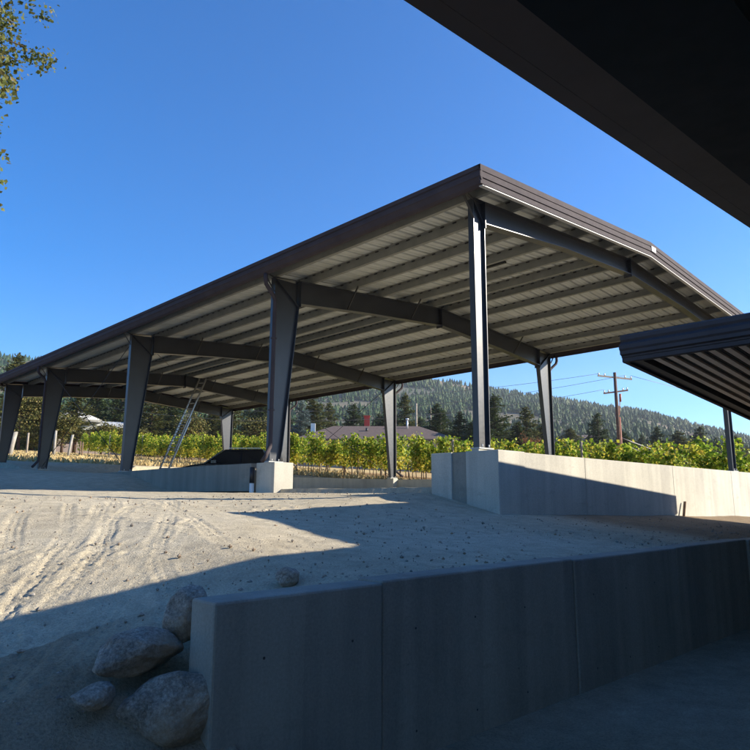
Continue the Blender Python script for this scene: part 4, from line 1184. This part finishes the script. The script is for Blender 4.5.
def hills():
    azs = np.linspace(-40, 130, 220); rs = np.concatenate([np.linspace(215, 1050, 70), np.linspace(1070, 1450, 8)])
    A, Rr = np.meshgrid(azs, rs)
    Z = hill_h(A, Rr)
    X = Rr * np.sin(np.radians(A)); Y = Rr * np.cos(np.radians(A))
    vs = np.stack([X, Y, Z], -1).reshape(-1, 3); n = len(azs)
    fs = [(r * n + k, r * n + k + 1, (r + 1) * n + k + 1, (r + 1) * n + k) for r in range(len(rs) - 1) for k in range(n - 1)]
    m = MB(); m.add([tuple(v) for v in vs], [f[::-1] for f in fs], 0, True)
    o = m.build('hill', M['hill']); tag(o, 'long wooded hill falling to the right across the background', None, None, 'structure')
    rnd = np.random.default_rng(5); m = MB(); cnt = 0
    r2 = random.Random(6)
    while cnt < 17000:
        az = r2.uniform(8, 84); r = 250 + (RIDGE + 15 - 250) * r2.random() ** .62
        x = r * math.sin(R(az)); y = r * math.cos(R(az))
        cl = noise.noise(Vector((x * .011, y * .011, 3))) + .5 * noise.noise(Vector((x * .03, y * .03, 7)))
        if cl > .13 and r2.random() < .93: continue
        z = float(hill_h(np.array(az), np.array(float(r)))) - .5
        h = r2.uniform(3.5, 11) * (1 - .25 * max(0, cl + .2)); w = h * r2.uniform(.22, .42)
        ns = 6; a0 = r2.uniform(0, 6.28)
        tiers = 3 if r < 800 else 2
        for tkk in range(tiers):
            z0 = z + h * (.08 + .28 * tkk); z1 = z + h * (.55 + .45 * tkk / (tiers - 1)) if tkk < tiers - 1 else z + h
            wr = w * (1 - .28 * tkk)
            ring = []
            for i in range(ns):
                rr = wr * r2.uniform(.6, 1.15); an = a0 + i * 2 * math.pi / ns
                ring.append((x + rr * math.cos(an), y + rr * math.sin(an), z0 + r2.uniform(-.05, .08) * h))
            m.add(ring + [(x + r2.uniform(-.2, .2), y, z1)], [(i, (i + 1) % ns, ns) for i in range(ns)])
        cnt += 1
    o = m.build('hill_forest', M['leaf_hillfir']); tag(o, 'dense dark conifer forest covering the hill', None, None, 'stuff')
hills()
for (az, r, lab) in ((69.2, 560, 'brown-roofed house on the hillside between telephone pole and last column'), (61.8, 420, 'small house at the hill foot left of the telephone pole')):
    z = float(hill_h(np.array(az), np.array(float(r))))
    hill_house(r * math.sin(R(az)), r * math.cos(R(az)), z + 2.0, lab)

# ------------------------------------------------------------------ air
m, t_, N_, L_, b_ = nt('haze')
N_.remove(b_)
pv = N_.new('ShaderNodeVolumePrincipled'); pv.inputs['Color'].default_value = (.80, .88, 1, 1); pv.inputs['Density'].default_value = .00016; pv.inputs['Anisotropy'].default_value = .3
L_.new(pv.outputs[0], N_['Material Output'].inputs['Volume'])
o = MB().box(-2100, 2100, -2100, 2100, -60, 420).build('haze', m); tag(o, 'thin blue autumn haze', None, None, 'stuff')

# ------------------------------------------------------------------ camera
cam = bpy.data.cameras.new('camera'); co = bpy.data.objects.new('camera', cam); COL.objects.link(co)
cam.sensor_width = 36; cam.sensor_fit = 'HORIZONTAL'
cam.lens = 36 * 664.05 / 750
cam.clip_start = .05; cam.clip_end = 5000
pit, yaw, roll = R(10.5965), R(44.045), R(.1928)
F = Vector((math.sin(yaw) * math.cos(pit), math.cos(yaw) * math.cos(pit), math.sin(pit)))
Rt = Vector((math.cos(yaw), -math.sin(yaw), 0)); Up = Rt.cross(F)
R2 = Rt * math.cos(roll) + Up * math.sin(roll); U2 = Up * math.cos(roll) - Rt * math.sin(roll)
co.matrix_world = Matrix(((R2.x, U2.x, -F.x, 0), (R2.y, U2.y, -F.y, 0), (R2.z, U2.z, -F.z, 0), (0, 0, 0, 1)))
S.camera = co

# ------------------------------------------------------------------ light
elev = math.asin(SUN.z); azs = math.atan2(SUN.x, SUN.y)
wd = bpy.data.worlds.new('World'); S.world = wd; wd.use_nodes = True
N = wd.node_tree.nodes; L = wd.node_tree.links
sky = N.new('ShaderNodeTexSky'); sky.sky_type = 'NISHITA'; sky.sun_disc = False
sky.sun_elevation = elev; sky.sun_rotation = azs
sky.air_density = 1.0; sky.dust_density = .2; sky.ozone_density = 5.; sky.altitude = 400
hs = N.new('ShaderNodeHueSaturation'); hs.inputs['Saturation'].default_value = 1.34; hs.inputs['Hue'].default_value = .506; L.new(sky.outputs[0], hs.inputs['Color'])
L.new(hs.outputs[0], N['Background'].inputs['Color']); N['Background'].inputs['Strength'].default_value = .09
sl = bpy.data.lights.new('sun', 'SUN'); sl.energy = 4.5; sl.angle = R(.5); sl.color = (1, .90, .74)
so = bpy.data.objects.new('sun', sl); COL.objects.link(so)
so.rotation_euler = SUN.to_track_quat('Z', 'Y').to_euler()
vs_ = S.view_settings; vs_.view_transform = 'Standard'; vs_.look = 'None'; vs_.exposure = 1.47; vs_.gamma = 1
S.cycles.max_bounces = 8; S.cycles.diffuse_bounces = 4; S.cycles.transparent_max_bounces = 8
S.cycles.sample_clamp_indirect = 4
